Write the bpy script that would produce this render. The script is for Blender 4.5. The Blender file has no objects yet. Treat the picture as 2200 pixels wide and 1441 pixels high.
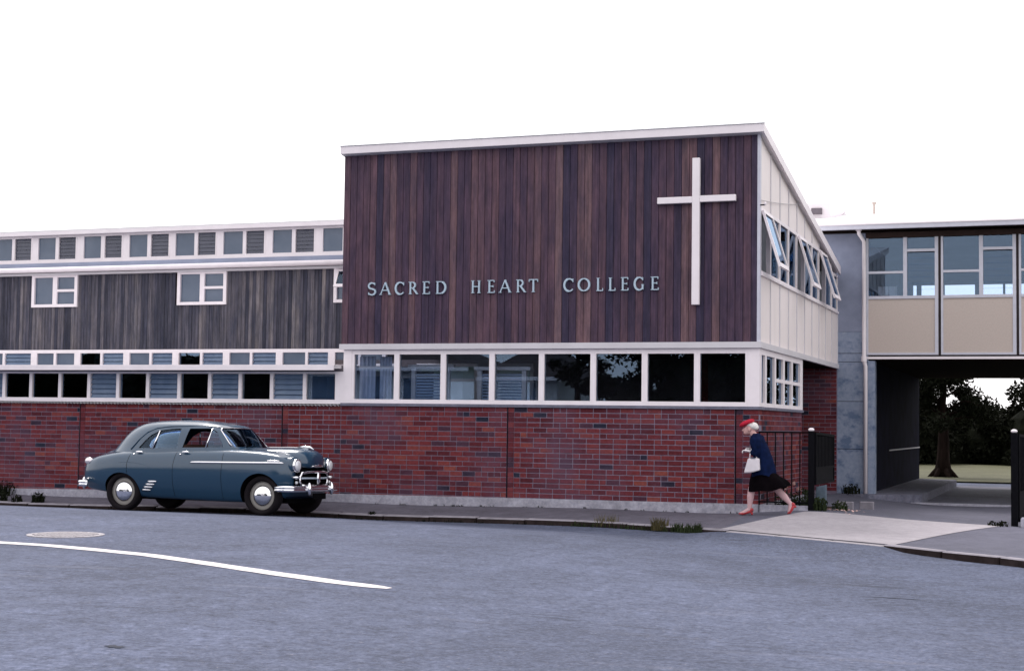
import bpy, bmesh, math, random
import numpy as np
from mathutils import Vector, Matrix
random.seed(7)
SC = bpy.context.scene
COL = SC.collection
R = math.radians

# ------------------------------------------------------------------ camera
cam_d = bpy.data.cameras.new('camera'); cam = bpy.data.objects.new('camera', cam_d); COL.objects.link(cam)
CAM = Vector((4.76796, -24.61728, 1.40104))
yaw, pitch, roll, FPX = -0.352228, 0.0580465, 0.0136433, 3277.96
fw = Vector((math.sin(yaw)*math.cos(pitch), math.cos(yaw)*math.cos(pitch), math.sin(pitch)))
rt = Vector((math.cos(yaw), -math.sin(yaw), 0)); up = rt.cross(fw)
c_, s_ = math.cos(roll), math.sin(roll)
rt2 = c_*rt + s_*up; up2 = -s_*rt + c_*up
m = Matrix((rt2, up2, -fw)).transposed().to_4x4(); m.translation = CAM
cam.matrix_world = m
cam_d.sensor_width = 36; cam_d.lens = FPX*36/2200; cam_d.clip_end = 3000; cam_d.clip_start = 0.1
SC.camera = cam

# ------------------------------------------------------------------ world, sun, exposure
SUN_EL, SUN_AZ = R(56), R(-38)      # azimuth from +Y towards +X: thin-veiled sun behind the building, to the left
w = bpy.data.worlds.new('World'); SC.world = w; w.use_nodes = True
nt = w.node_tree; nt.nodes.clear()
sky = nt.nodes.new('ShaderNodeTexSky'); sky.sky_type = 'NISHITA'; sky.sun_disc = False
sky.sun_elevation = SUN_EL; sky.sun_rotation = SUN_AZ; sky.dust_density = 4; sky.air_density = 1.0
sc_ = nt.nodes.new('ShaderNodeVectorMath'); sc_.operation = 'SCALE'; sc_.inputs[3].default_value = 0.10
mx = nt.nodes.new('ShaderNodeMixRGB'); mx.inputs[0].default_value = 0.86      # thin bright overcast over the blue
mx.inputs[2].default_value = (1.07, 1.045, 1.06, 1)
bg = nt.nodes.new('ShaderNodeBackground'); wo = nt.nodes.new('ShaderNodeOutputWorld')
nt.links.new(sky.outputs[0], sc_.inputs[0]); nt.links.new(sc_.outputs[0], mx.inputs[1])
nt.links.new(mx.outputs[0], bg.inputs[0]); nt.links.new(bg.outputs[0], wo.inputs[0])
bg.inputs[1].default_value = 1.0
sd = bpy.data.lights.new('sun', 'SUN'); sd.energy = 1.5; sd.angle = R(14); sd.color = (1, .95, .93)
so = bpy.data.objects.new('sun', sd); COL.objects.link(so)
sdir = Vector((math.sin(SUN_AZ)*math.cos(SUN_EL), math.cos(SUN_AZ)*math.cos(SUN_EL), math.sin(SUN_EL)))
so.rotation_euler = sdir.to_track_quat('Z', 'Y').to_euler(); so.location = (0, -30, 40)
vs = SC.view_settings; vs.view_transform = 'Standard'; vs.look = 'None'; vs.exposure = 0.72; vs.gamma = 1; vs.use_curve_mapping = False
SC.cycles.max_bounces = 7; SC.cycles.transparent_max_bounces = 16; SC.cycles.glossy_bounces = 4
SC.cycles.sample_clamp_indirect = 6; SC.cycles.caustics_reflective = False; SC.cycles.caustics_refractive = False

# ------------------------------------------------------------------ materials
M = {}
def newmat(name):
    mt = bpy.data.materials.new(name); mt.use_nodes = True
    n = mt.node_tree; b = n.nodes['Principled BSDF']; M[name] = mt
    return mt, n, b
def N(n, t, **k):
    x = n.nodes.new(t)
    for a, v in k.items(): setattr(x, a, v)
    return x
def pos(n, scale=(1, 1, 1)):
    g = N(n, 'ShaderNodeNewGeometry'); mp = N(n, 'ShaderNodeMapping'); mp.inputs['Scale'].default_value = scale
    n.links.new(g.outputs['Position'], mp.inputs[0]); return mp.outputs[0]
def noise(n, scale, detail=4, rough=.55, vec=None, st=(1, 1, 1)):
    x = N(n, 'ShaderNodeTexNoise'); x.inputs['Scale'].default_value = scale; x.inputs['Detail'].default_value = detail
    x.inputs['Roughness'].default_value = rough
    n.links.new(vec if vec else pos(n, st), x.inputs['Vector']); return x.outputs['Fac']
def ramp(n, src, stops, interp='LINEAR'):
    r = N(n, 'ShaderNodeValToRGB'); r.color_ramp.interpolation = interp
    e = r.color_ramp.elements
    while len(e) > len(stops): e.remove(e[-1])
    while len(e) < len(stops): e.new(1)
    for el, (p, c) in zip(e, stops):
        el.position = p; el.color = (*c, 1) if len(c) == 3 else c
    n.links.new(src, r.inputs[0]); return r.outputs[0]
def mix(n, fac, a, b, mode='MIX'):
    x = N(n, 'ShaderNodeMixRGB', blend_type=mode)
    for i, v in zip((0, 1, 2), (fac, a, b)):
        if isinstance(v, (int, float)): x.inputs[i].default_value = v
        elif isinstance(v, tuple): x.inputs[i].default_value = (*v, 1)
        else: n.links.new(v, x.inputs[i])
    return x.outputs[0]
def bump(n, b, src, strength=.3, dist=.01):
    x = N(n, 'ShaderNodeBump'); x.inputs['Strength'].default_value = strength; x.inputs['Distance'].default_value = dist
    n.links.new(src, x.inputs['Height']); n.links.new(x.outputs[0], b.inputs['Normal'])
def rnd(n):
    o = N(n, 'ShaderNodeObjectInfo'); g = N(n, 'ShaderNodeNewGeometry')
    a = N(n, 'ShaderNodeMath', operation='ADD'); f = N(n, 'ShaderNodeMath', operation='FRACT')
    n.links.new(o.outputs['Random'], a.inputs[0]); n.links.new(g.outputs['Random Per Island'], a.inputs[1]); n.links.new(a.outputs[0], f.inputs[0])
    return f.outputs[0]
def simple(name, col, rough=.6, metal=0, var=.12, scale=6, st=(1, 1, 1), bmp=0, spec=.22, coat=0):
    mt, n, b = newmat(name)
    f = noise(n, scale, 5, .6, None, st)
    lo = tuple(max(0, c*(1-var)) for c in col); hi = tuple(min(1, c*(1+var)) for c in col)
    c = ramp(n, f, [(.3, lo), (.7, hi)]); n.links.new(c, b.inputs['Base Color'])
    b.inputs['Roughness'].default_value = rough; b.inputs['Metallic'].default_value = metal
    b.inputs['Specular IOR Level'].default_value = spec
    b.inputs['Coat Weight'].default_value = coat; b.inputs['Coat Roughness'].default_value = .06
    if bmp: bump(n, b, noise(n, scale*8, 3, .6, None, st), bmp, .01)
    return mt
simple('white_paint', (.83, .765, .80), .45, var=.05, scale=3)
simple('pale_paint', (.82, .745, .74), .55, var=.05, scale=2, st=(1, 1, .3))
simple('band_paint', (.61, .585, .62), .55, var=.06, scale=2)
simple('beige_panel', (.52, .445, .405), .7, var=.05, scale=30)
simple('grey_frame', (.56, .56, .64), .5, var=.06)
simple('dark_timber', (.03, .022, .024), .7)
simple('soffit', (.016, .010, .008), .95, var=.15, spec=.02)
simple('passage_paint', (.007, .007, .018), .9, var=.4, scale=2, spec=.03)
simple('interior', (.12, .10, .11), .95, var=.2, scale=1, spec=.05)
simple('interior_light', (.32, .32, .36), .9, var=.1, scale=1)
simple('roof_sheet', (.66, .64, .66), .4, var=.06, scale=1)
simple('sill_concrete', (.15, .15, .20), .8, var=.2, scale=9)
simple('black_iron', (.005, .005, .007), .6, var=.3, scale=20, spec=.03)
simple('chrome', (.82, .82, .85), .09, 1.0, var=.02)
simple('rubber', (.010, .008, .010), .8, var=.2, scale=30, spec=.1)
simple('rim_paint', (.26, .245, .23), .4, var=.06)
simple('underside', (.004, .004, .005), .95, spec=.03)
simple('lamp_glass', (.75, .76, .80), .08, .2, var=.02)
simple('tail_lamp', (.75, .70, .72), .12, .6, var=.02)
simple('seat_leather', (.10, .055, .04), .5)
simple('steel_grey', (.35, .40, .48), .5)
simple('road_paint', (.62, .58, .585), .7, var=.06, scale=14)
simple('skin_tone', (.60, .36, .34), .5, var=.06, scale=9)
simple('stocking', (.54, .35, .37), .55, var=.05)
simple('navy_wool', (.004, .009, .036), .95, var=.4, scale=14, bmp=.3, spec=.05)
simple('black_cloth', (.003, .002, .003), .95, var=.3, scale=10, spec=.03)
simple('red_felt', (.42, .012, .035), .8, var=.15, scale=12)
simple('red_leather', (.40, .045, .055), .35, var=.1)
simple('white_hair', (.68, .66, .64), .7, var=.15, scale=40)
simple('white_cloth', (.72, .68, .70), .6, var=.06, scale=14)
simple('white_leather', (.66, .62, .66), .45, var=.07, scale=10)
simple('letter_metal', (.42, .52, .62), .35, .3, var=.05)
simple('dark_leaf', (.008, .010, .005), .8, var=.5, scale=3, spec=.08)
simple('mid_leaf', (.024, .034, .014), .7, var=.5, scale=5, spec=.1)
simple('dry_leaf', (.085, .072, .035), .8, var=.5, scale=9, spec=.1)
simple('bark', (.014, .009, .008), .95, var=.4, scale=9, st=(1, 1, .2), bmp=.6, spec=.05)
simple('petal', (.62, .40, .36), .7)
simple('wire', (.45, .43, .44), .6)
simple('roof_tile', (.05, .035, .035), .8, var=.3, scale=5)
simple('house_white', (.72, .70, .72), .6, var=.06)
simple('hedge_leaf', (.006, .007, .004), .85, var=.5, scale=3, spec=.05)
simple('mortar', (.205, .175, .235), .95, var=.2, scale=12, spec=.1)
simple('joint_dark', (.012, .008, .012), .95, spec=.05)
simple('galvanised', (.50, .50, .53), .4, .4, var=.1)
simple('kerb_stone_grey', (.22, .205, .235), .8, var=.25, scale=5)
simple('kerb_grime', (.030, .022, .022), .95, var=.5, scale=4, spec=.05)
simple('manhole_light', (.33, .31, .33), .6, var=.35, scale=22)
simple('shadow_band_grey', (.27, .30, .40), .6, var=.12, scale=2, st=(1,1,1))
simple('curtain_cloth', (.58, .62, .75), .9, var=.1, scale=8)
simple('curtain_pale', (.40, .38, .40), .9, var=.12, scale=6)
simple('tar_patch', (.035, .040, .058), .85, var=.5, scale=25)
simple('stump_grey', (.085, .115, .15), .8, var=.3, scale=9)
simple('soil', (.022, .016, .013), .95, var=.5, scale=9, spec=.05)
simple('blind_slat', (.42, .50, .66), .7, var=.08, scale=6)
simple('eave_shade_brown', (.045, .030, .028), .9, var=.2, spec=.05)
simple('brown_board', (.15, .13, .15), .8, var=.1)

def glass(name, tint, rough=0.0, refl=1.0, ior=1.5):
    mt, n, b = newmat(name); n.nodes.remove(b); out = n.nodes['Material Output']
    fr = N(n, 'ShaderNodeFresnel'); fr.inputs[0].default_value = ior
    tr = N(n, 'ShaderNodeBsdfTransparent'); tr.inputs[0].default_value = (*tint, 1)
    gl = N(n, 'ShaderNodeBsdfGlossy'); gl.inputs[0].default_value = (refl*.56, refl*.75, refl*1.0, 1); gl.inputs[1].default_value = rough
    ms = N(n, 'ShaderNodeMixShader')
    n.links.new(fr.outputs[0], ms.inputs[0]); n.links.new(tr.outputs[0], ms.inputs[1]); n.links.new(gl.outputs[0], ms.inputs[2])
    n.links.new(ms.outputs[0], out.inputs[0]); return mt
glass('window_glass', (.84, .89, .95), .0, 1, 1.72)
glass('car_glass', (.80, .85, .88), .0, 1, 1.5)
# obscure louvre glass: cloudy blue with a soft shine
mt, n, b = newmat('louvre_glass')
c = ramp(n, noise(n, 3, 3, .5, None, (1, 1, .6)), [(.3, (.12, .18, .30)), (.7, (.18, .25, .37))]); n.links.new(c, b.inputs['Base Color'])
b.inputs['Roughness'].default_value = .25; b.inputs['Alpha'].default_value = .72
mt, n, b = newmat('louvre_dark')
c = ramp(n, noise(n, 3, 3, .5, None, (1, 1, .6)), [(.3, (.075, .08, .115)), (.7, (.105, .11, .15))]); n.links.new(c, b.inputs['Base Color'])
b.inputs['Roughness'].default_value = .2; b.inputs['Alpha'].default_value = .8
mt, n, b = newmat('pane_obscure')
c = ramp(n, noise(n, 2, 3, .5), [(.3, (.10, .135, .20)), (.7, (.145, .18, .25))]); n.links.new(c, b.inputs['Base Color'])
b.inputs['Roughness'].default_value = .12; b.inputs['Alpha'].default_value = .8

mt, n, b = newmat('frosted'); n.nodes.remove(b)
tl_ = N(n, 'ShaderNodeBsdfTranslucent'); tl_.inputs[0].default_value = (.62, .74, .92, 1); df_ = N(n, 'ShaderNodeBsdfTransparent'); df_.inputs[0].default_value = (.8, .88, 1, 1); ms2 = N(n, 'ShaderNodeMixShader'); ms2.inputs[0].default_value = .35
n.links.new(tl_.outputs[0], ms2.inputs[1]); n.links.new(df_.outputs[0], ms2.inputs[2]); n.links.new(ms2.outputs[0], n.nodes['Material Output'].inputs[0])
# car paint
mt, n, b = newmat('car_paint')
b.inputs['Base Color'].default_value = (.010, .042, .085, 1); b.inputs['Roughness'].default_value = .3
b.inputs['Coat Weight'].default_value = 1.0; b.inputs['Coat Roughness'].default_value = .17; b.inputs['Coat IOR'].default_value = 1.62
b.inputs['Specular IOR Level'].default_value = .1

# timber boards: every board its own tone, streaks running down the grain
def boards(name, stops, streak, blot):
    mt, n, b = newmat(name)
    base = ramp(n, rnd(n), stops)
    s1 = ramp(n, noise(n, 1, 5, .62, None, (34, 34, .9)), [(.30, (streak,)*3), (.72, (1.28,)*3)])
    s2 = ramp(n, noise(n, 1, 4, .6, None, (6, 6, 1.5)), [(.32, (blot, blot*1.06, blot*1.28)), (.68, (1.22, 1.15, 1.10))])
    s3 = ramp(n, noise(n, 1, 6, .7, None, (22, 22, 5)), [(.3, (.75,)*3), (.7, (1.2,)*3)])
    c = mix(n, 1, mix(n, 1, mix(n, 1, base, s1, 'MULTIPLY'), s2, 'MULTIPLY'), s3, 'MULTIPLY')
    n.links.new(c, b.inputs['Base Color']); b.inputs['Roughness'].default_value = .75; b.inputs['Specular IOR Level'].default_value = .3
    bump(n, b, noise(n, 1, 5, .7, None, (60, 60, 1.2)), .35, .006)
boards('stained_board', [(0, (.036, .029, .060)), (.15, (.056, .036, .066)), (.45, (.080, .046, .072)), (.75, (.106, .060, .081)), (.92, (.132, .077, .092)), (1, (.165, .103, .114))], .62, .62)
boards('grey_board', [(0, (.038, .040, .062)), (.3, (.062, .062, .088)), (.65, (.092, .089, .114)), (.9, (.130, .121, .140)), (1, (.185, .170, .180))], .46, .52)

# brick
mt, n, b = newmat('brick_red')
base = ramp(n, rnd(n), [(0, (.080, .017, .024)), (.25, (.118, .023, .030)), (.55, (.148, .029, .035)), (.85, (.178, .038, .040)), (.925, (.215, .056, .046)), (.93, (.070, .026, .042)), (.972, (.060, .028, .045)), (.973, (.016, .017, .032)), (1, (.026, .027, .046))])
bl = ramp(n, noise(n, 22, 5, .65), [(.3, (.68,)*3), (.7, (1.22,)*3)])
c = mix(n, 1, base, bl, 'MULTIPLY')
st_ = ramp(n, noise(n, .8, 7, .66), [(.46, (0, 0, 0)), (.70, (.75,)*3)])
c = mix(n, st_, c, (.105, .060, .095))
n.links.new(c, b.inputs['Base Color']); b.inputs['Roughness'].default_value = .9; b.inputs['Specular IOR Level'].default_value = .12; bump(n, b, noise(n, 70, 4, .6), .4, .006)

# asphalt and concrete
def ground_mat(name, lo, hi, chip, blot, rough=.85, crack=.0, tar=0):
    mt, n, b = newmat(name)
    f1 = noise(n, chip, 6, .75); f2 = noise(n, .35, 5, .6); f3 = noise(n, 2.3, 5, .65); f4 = noise(n, 9, 4, .6)
    c = ramp(n, f1, [(.30, lo), (.70, hi)])
    c = mix(n, 1, c, ramp(n, f2, [(.3, (1-blot,)*3), (.7, (1+blot,)*3)]), 'MULTIPLY')
    c = mix(n, 1, c, ramp(n, f3, [(.3, (1-blot*.7,)*3), (.7, (1+blot*.7,)*3)]), 'MULTIPLY')
    c = mix(n, 1, c, ramp(n, f4, [(.3, (1-blot*.9,)*3), (.7, (1+blot*.9,)*3)]), 'MULTIPLY')
    if tar:
        f5 = noise(n, 17, 3, .7); c = mix(n, 1, c, ramp(n, f5, [(.32, (.70, .71, .74)), (.5, (1, 1, 1)), (.68, (1.30, 1.28, 1.25))]), 'MULTIPLY')
        f6 = noise(n, 30, 2, .5); c = mix(n, ramp(n, f6, [(.66, (0, 0, 0)), (.72, (.6,)*3)]), c, (.03, .034, .052)); c = mix(n, ramp(n, f6, [(.28, (.5,)*3), (.33, (0, 0, 0))]), c, (.22, .21, .24))
    if tar:   # thin tar-dark smears running with the traffic
        t1 = noise(n, 1, 5, .7, None, (.55, 3.2, 1))
        c = mix(n, ramp(n, t1, [(.60, (0, 0, 0)), (.72, (tar,)*3)]), c, (.030, .036, .058))
        t2 = noise(n, 1, 4, .6, None, (.3, 2.2, 1))
        c = mix(n, ramp(n, t2, [(.62, (0, 0, 0)), (.75, (.35,)*3)]), c, (.175, .175, .215))
    if tar:   # a coarser, darker strip beside the kerb (vertex attribute 'seal')
        at = N(n, 'ShaderNodeAttribute', attribute_name='kerb_strip')
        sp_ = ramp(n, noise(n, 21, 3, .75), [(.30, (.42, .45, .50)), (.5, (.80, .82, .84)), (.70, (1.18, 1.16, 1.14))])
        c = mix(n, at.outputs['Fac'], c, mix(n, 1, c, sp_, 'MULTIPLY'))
    n.links.new(c, b.inputs['Base Color']); b.inputs['Roughness'].default_value = rough; b.inputs['Specular IOR Level'].default_value = .25
    bump(n, b, f1, .6, .012)
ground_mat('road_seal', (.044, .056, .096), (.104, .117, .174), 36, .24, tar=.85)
ground_mat('path_seal', (.070, .066, .090), (.125, .116, .145), 60, .20)
ground_mat('yard_seal', (.066, .068, .096), (.112, .110, .145), 50, .15)
ground_mat('drive_concrete', (.27, .25, .275), (.355, .33, .355), 45, .10)
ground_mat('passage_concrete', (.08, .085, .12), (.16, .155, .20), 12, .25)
ground_mat('plinth_concrete', (.25, .25, .31), (.40, .385, .44), 25, .22)
ground_mat('lawn_grass', (.045, .048, .024), (.100, .096, .052), 14, .25)
ground_mat('verge_grass', (.05, .065, .025), (.11, .12, .045), 14, .25)
# shuttered concrete with blue-grey weather stains
mt, n, b = newmat('stained_concrete')
c = ramp(n, noise(n, 14, 5, .6), [(.3, (.20, .245, .345)), (.7, (.28, .32, .42))])
stn = ramp(n, noise(n, 2.6, 7, .68, None, (1, 1, 1.3)), [(.49, (0, 0, 0)), (.62, (.85,)*3)])
c = mix(n, stn, c, (.085, .13, .23)); n.links.new(c, b.inputs['Base Color']); b.inputs['Roughness'].default_value = .85
bump(n, b, noise(n, 30, 4, .6), .3, .01)
simple('render_upper', (.24, .265, .36), .8, var=.12, scale=3)

# ------------------------------------------------------------------ mesh helpers
class MB:
    def __init__(s): s.v = []; s.f = []
    def add(s, vs_, fs): o = len(s.v); s.v += [tuple(x) for x in vs_]; s.f += [tuple(i+o for i in f) for f in fs]; return s
    def box(s, x0, x1, y0, y1, z0, z1):
        return s.add([(x0,y0,z0),(x1,y0,z0),(x1,y1,z0),(x0,y1,z0),(x0,y0,z1),(x1,y0,z1),(x1,y1,z1),(x0,y1,z1)],
                     [(0,3,2,1),(4,5,6,7),(0,1,5,4),(1,2,6,5),(2,3,7,6),(3,0,4,7)])
    def hexa(s, p):   # 8 points: bottom ring 0-3, top ring 4-7
        return s.add(p, [(0,3,2,1),(4,5,6,7),(0,1,5,4),(1,2,6,5),(2,3,7,6),(3,0,4,7)])
    def prism(s, poly, d):   # poly: 3D points, d: extrusion vector
        n = len(poly); d = Vector(d)
        return s.add([Vector(p) for p in poly]+[Vector(p)+d for p in poly],
                     [tuple(range(n-1,-1,-1)), tuple(range(n,2*n))]+[(i,(i+1)%n,n+(i+1)%n,n+i) for i in range(n)])
    def rings(s, rs, closed=True, cap0=True, cap1=True):
        n = len(rs[0]); vs_ = [p for r in rs for p in r]; fs = []
        for a in range(len(rs)-1):
            for i in range(n if closed else n-1):
                j = (i+1) % n; fs.append((a*n+i, a*n+j, (a+1)*n+j, (a+1)*n+i))
        if cap0: fs.append(tuple(range(n-1,-1,-1)))
        if cap1: fs.append(tuple(range((len(rs)-1)*n, len(rs)*n)))
        return s.add(vs_, fs)
    def tube(s, pts, rad, n=8, cap=True, flat=1.0):
        pts = [Vector(p) for p in pts]; rads = rad if isinstance(rad, (list, tuple)) else [rad]*len(pts)
        rs = []; ref = None
        for i, p in enumerate(pts):
            t = (pts[min(i+1, len(pts)-1)]-pts[max(i-1, 0)]).normalized()
            if ref is None: ref = Vector((0,0,1)) if abs(t.z) < .9 else Vector((1,0,0))
            a = t.cross(ref)
            if a.length < 1e-5: a = t.orthogonal()
            a.normalize(); b_ = a.cross(t); ref = b_
            rs.append([p+rads[i]*(math.cos(k*2*math.pi/n)*a+flat*math.sin(k*2*math.pi/n)*b_) for k in range(n)])
        return s.rings(rs, True, cap, cap)
    def lathe(s, prof, axis_o, axis, n=28):   # prof: (radius, distance along the axis)
        axis = Vector(axis).normalized(); a = axis.orthogonal().normalized(); b_ = axis.cross(a); o = Vector(axis_o)
        rs = [[o+axis*h+max(r, 1e-4)*(math.cos(k*2*math.pi/n)*a+math.sin(k*2*math.pi/n)*b_) for k in range(n)] for r, h in prof]
        return s.rings(rs, True, True, True)
    def ell(s, c, r, n=14, m_=9):
        rs = [[(c[0]+r[0]*math.sin(max(.02,min(math.pi-.02,math.pi*j/(m_-1))))*math.cos(2*math.pi*k/n), c[1]+r[1]*math.sin(max(.02,min(math.pi-.02,math.pi*j/(m_-1))))*math.sin(2*math.pi*k/n), c[2]-r[2]*math.cos(math.pi*j/(m_-1))) for k in range(n)] for j in range(m_)]
        return s.rings(rs)
POS = {}
def link(o, parent, p):
    COL.objects.link(o); POS[o] = Vector(p)
    o.location = Vector(p) - (POS[parent] if parent else Vector((0,0,0)))
    if parent: o.parent = parent
    return o
def mesh_of(mb, mat_, name='mesh', smooth=False, fix=True):
    me = bpy.data.meshes.new(name); me.from_pydata(mb.v, [], mb.f); me.materials.append(M[mat_] if isinstance(mat_, str) else mat_)
    if fix:
        bm = bmesh.new(); bm.from_mesh(me); bmesh.ops.recalc_face_normals(bm, faces=bm.faces); bm.to_mesh(me); bm.free()
    if smooth: me.polygons.foreach_set('use_smooth', [True]*len(me.polygons))
    me.update(); return me
def obj(name, mb, mat_, parent=None, smooth=False, fix=True):
    a = np.array(mb.v); lo, hi = a.min(0), a.max(0); o_ = Vector(((lo[0]+hi[0])/2, (lo[1]+hi[1])/2, lo[2]))
    q = MB(); q.v = [tuple(x) for x in (a - np.array(o_)).tolist()]; q.f = mb.f
    return link(bpy.data.objects.new(name, mesh_of(q, mat_, name, smooth, fix)), parent, o_)
def inst(name, me, p, parent): return link(bpy.data.objects.new(name, me), parent, p)
def tag(o, label, cat=None, group=None, kind=None):
    if label: o['label'] = label
    if cat: o['category'] = cat
    if group: o['group'] = group
    if kind: o['kind'] = kind
    return o
def thing(name, p, label, cat, group=None):
    o = bpy.data.objects.new(name, None); o.empty_display_size = .2
    link(o, None, p); return tag(o, label, cat, group)
def from_mesh(name, me, parent, p=(0,0,0)): return link(bpy.data.objects.new(name, me), parent, p)
def sstep(a, b_, x): t = min(1, max(0, (x-a)/(b_-a))); return t*t*(3-2*t)
def bevelled(me, wd, seg=1):
    bm = bmesh.new(); bm.from_mesh(me); bmesh.ops.bevel(bm, geom=bm.edges[:], offset=wd, segments=seg, affect='EDGES', clamp_overlap=True)
    bm.to_mesh(me); bm.free(); return me

# ------------------------------------------------------------------ ground
KX = [-60,-30,-13.7,-9,-7,-4.5,-2,-.8,0,1,2.55,3.4,4.2,6,8,9,9.5,12]
KY = [-.9,-.9,-1.0,-1.0,-1.05,-1.5,-2.05,-2.5,-2.95,-3.5,-4.5,-5.1,-6,-8.6,-14,-22,-45,-60]
def Yk(x): return float(np.interp(x, KX, KY))
CP = np.array([(-60,0,-.45),(-30,0,-.25),(-14.5,0,-.085),(-13,0,-.09),(-7.5,0,-.016),(-2.6,0,.016),(-.38,0,.008),(-60,-.9,-.55),(-30,-.9,-.35),
 (-13.7,-1.0,-.20),(-7,-1.05,-.16),(-4.5,-1.5,-.125),(-2,-2.05,-.082),(-.8,-2.5,-.085),(0,-2.95,-.075),(1,-3.5,-.08),(2.55,-4.5,-.088),(3.4,-5.1,-.10),(4.2,-6,-.07),(6,-8.6,-.08),(9,-22,-.1),
 (.84,0,.10),(0,-.8,.045),(.62,-.8,.062),(3.93,0,-.046),(2.2,-.2,.02),(1.5,8.77,-.15),(4,8.77,-.16),(2,4,-.06),(4,4,-.10),(.9,4,.0),(8,0,-.10),(8,10,-.15),(.7,8.77,-.04),(1.5,20,-.16),(6,20,-.17),(12,10,-.15),(12,-5,-.1)])
def _tps(r): return np.where(r > 1e-9, r*r*np.log(r+1e-12), 0)
_D = np.sqrt(((CP[:,None,:2]-CP[None,:,:2])**2).sum(-1)); _n = len(CP)
_A = np.zeros((_n+3, _n+3)); _A[:_n,:_n] = _tps(_D)+np.eye(_n)*.05; _A[:_n,_n] = 1; _A[:_n,_n+1:] = CP[:,:2]; _A[_n,:_n] = 1; _A[_n+1:,:_n] = CP[:,:2].T
_w = np.linalg.solve(_A, np.concatenate([CP[:,2], np.zeros(3)]))
def gz(x, y):
    r = np.sqrt((CP[:,0]-x)**2+(CP[:,1]-y)**2)
    return float(_tps(r)@_w[:_n]+_w[_n]+_w[_n+1]*x+_w[_n+2]*y)
LD = [0,.15,1.55,2.9,4.5,7,12,20,45]; LZ = [-.25,-.205,-.137,-.055,-.022,-.012,-.045,-.10,-.15]
RD = [0,.3,2,6,15,45]; RZ = [-.205,-.20,-.17,-.125,-.11,-.15]
def rz(x, y):
    d = max(0, Yk(x)-y); t = sstep(-2.2, 2.2, x)
    a = float(np.interp(d, LD, LZ)); b_ = float(np.interp(d, RD, RZ))
    if x < -14: a += (x+14)*.008*max(0, 1-d/12)
    r_ = a*(1-t)+b_*t; kb_ = 1-sstep(0,1.3,d)
    if kb_ > 0: r_ = r_*(1-kb_)+(gz(x, Yk(x))-(.075-.012*sstep(-3,0,x)+.022*sstep(2.5,4,x)))*kb_
    c_k = sstep(-.55,.1,x)*(1-sstep(2.45,2.85,x))*(1-sstep(.2,2.6,d))
    return r_*(1-c_k)+(gz(x, Yk(x))-.012)*c_k if c_k > 0 else r_
def sheet(name, xs, ylo, yhi, nfrac, zf, mat_, kind='structure', parent=None):
    mb = MB(); nx = len(xs); ny = len(nfrac)
    vs_ = []
    for x in xs:
        a, b_ = ylo(x), yhi(x)
        for t in nfrac: y = a+(b_-a)*t; vs_.append((x, y, zf(x, y)))
    mb.add(vs_, [(i*ny+j, (i+1)*ny+j, (i+1)*ny+j+1, i*ny+j+1) for i in range(nx-1) for j in range(ny-1)])
    o = obj(name, mb, mat_, parent, smooth=True, fix=False)
    if kind and not parent: o['kind'] = kind
    return o
gm = MB(); gm.add([(-900,-900,-.9),(900,-900,-.9),(900,900,-.9),(-900,900,-.9)], [(0,1,2,3)])
tag(obj('ground', gm, 'verge_grass', fix=False), None, kind='structure')
xs = list(np.linspace(-60,-16,23))+list(np.linspace(-15.5,9,99))+[10,11,12]
fr = [0,.002,.004,.008,.014,.02,.028,.035,.043,.05,.058,.065,.073,.08,.09,.1,.11,.12,.135,.15,.165,.18,.2,.22,.25,.28,.35,.42,.5,.6,.7,.85,1]
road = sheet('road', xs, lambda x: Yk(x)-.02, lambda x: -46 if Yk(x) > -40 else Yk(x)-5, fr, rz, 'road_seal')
at_ = road.data.attributes.new('kerb_strip', 'FLOAT', 'POINT'); o_ = road.location
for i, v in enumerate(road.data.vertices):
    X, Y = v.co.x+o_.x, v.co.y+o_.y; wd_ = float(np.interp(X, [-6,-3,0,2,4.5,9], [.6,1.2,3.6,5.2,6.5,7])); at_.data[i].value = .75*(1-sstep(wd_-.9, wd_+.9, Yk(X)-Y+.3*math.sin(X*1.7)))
lf = sheet('footpath', list(np.linspace(-60,-16,12))+list(np.linspace(-15,0,46)), lambda x: Yk(x)+.10, lambda x: .02, list(np.linspace(0,1,9)), gz, 'path_seal')
rf = sheet('yard_paving', list(np.linspace(0,12,40)), lambda x: Yk(x)+.10, lambda x: 8.9, list(np.linspace(0,1,36)), gz, 'yard_seal')
# a wide verge and far footpath where the opposite houses stand
tag(obj('far_footpath', MB().box(-70,9,-48,-46.05,-.6,-.02), 'path_seal'), None, kind='structure')
tag(obj('garden_ground', MB().box(-90,60,-110,-48,-.8,-.05), 'verge_grass'), None, kind='structure')

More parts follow.
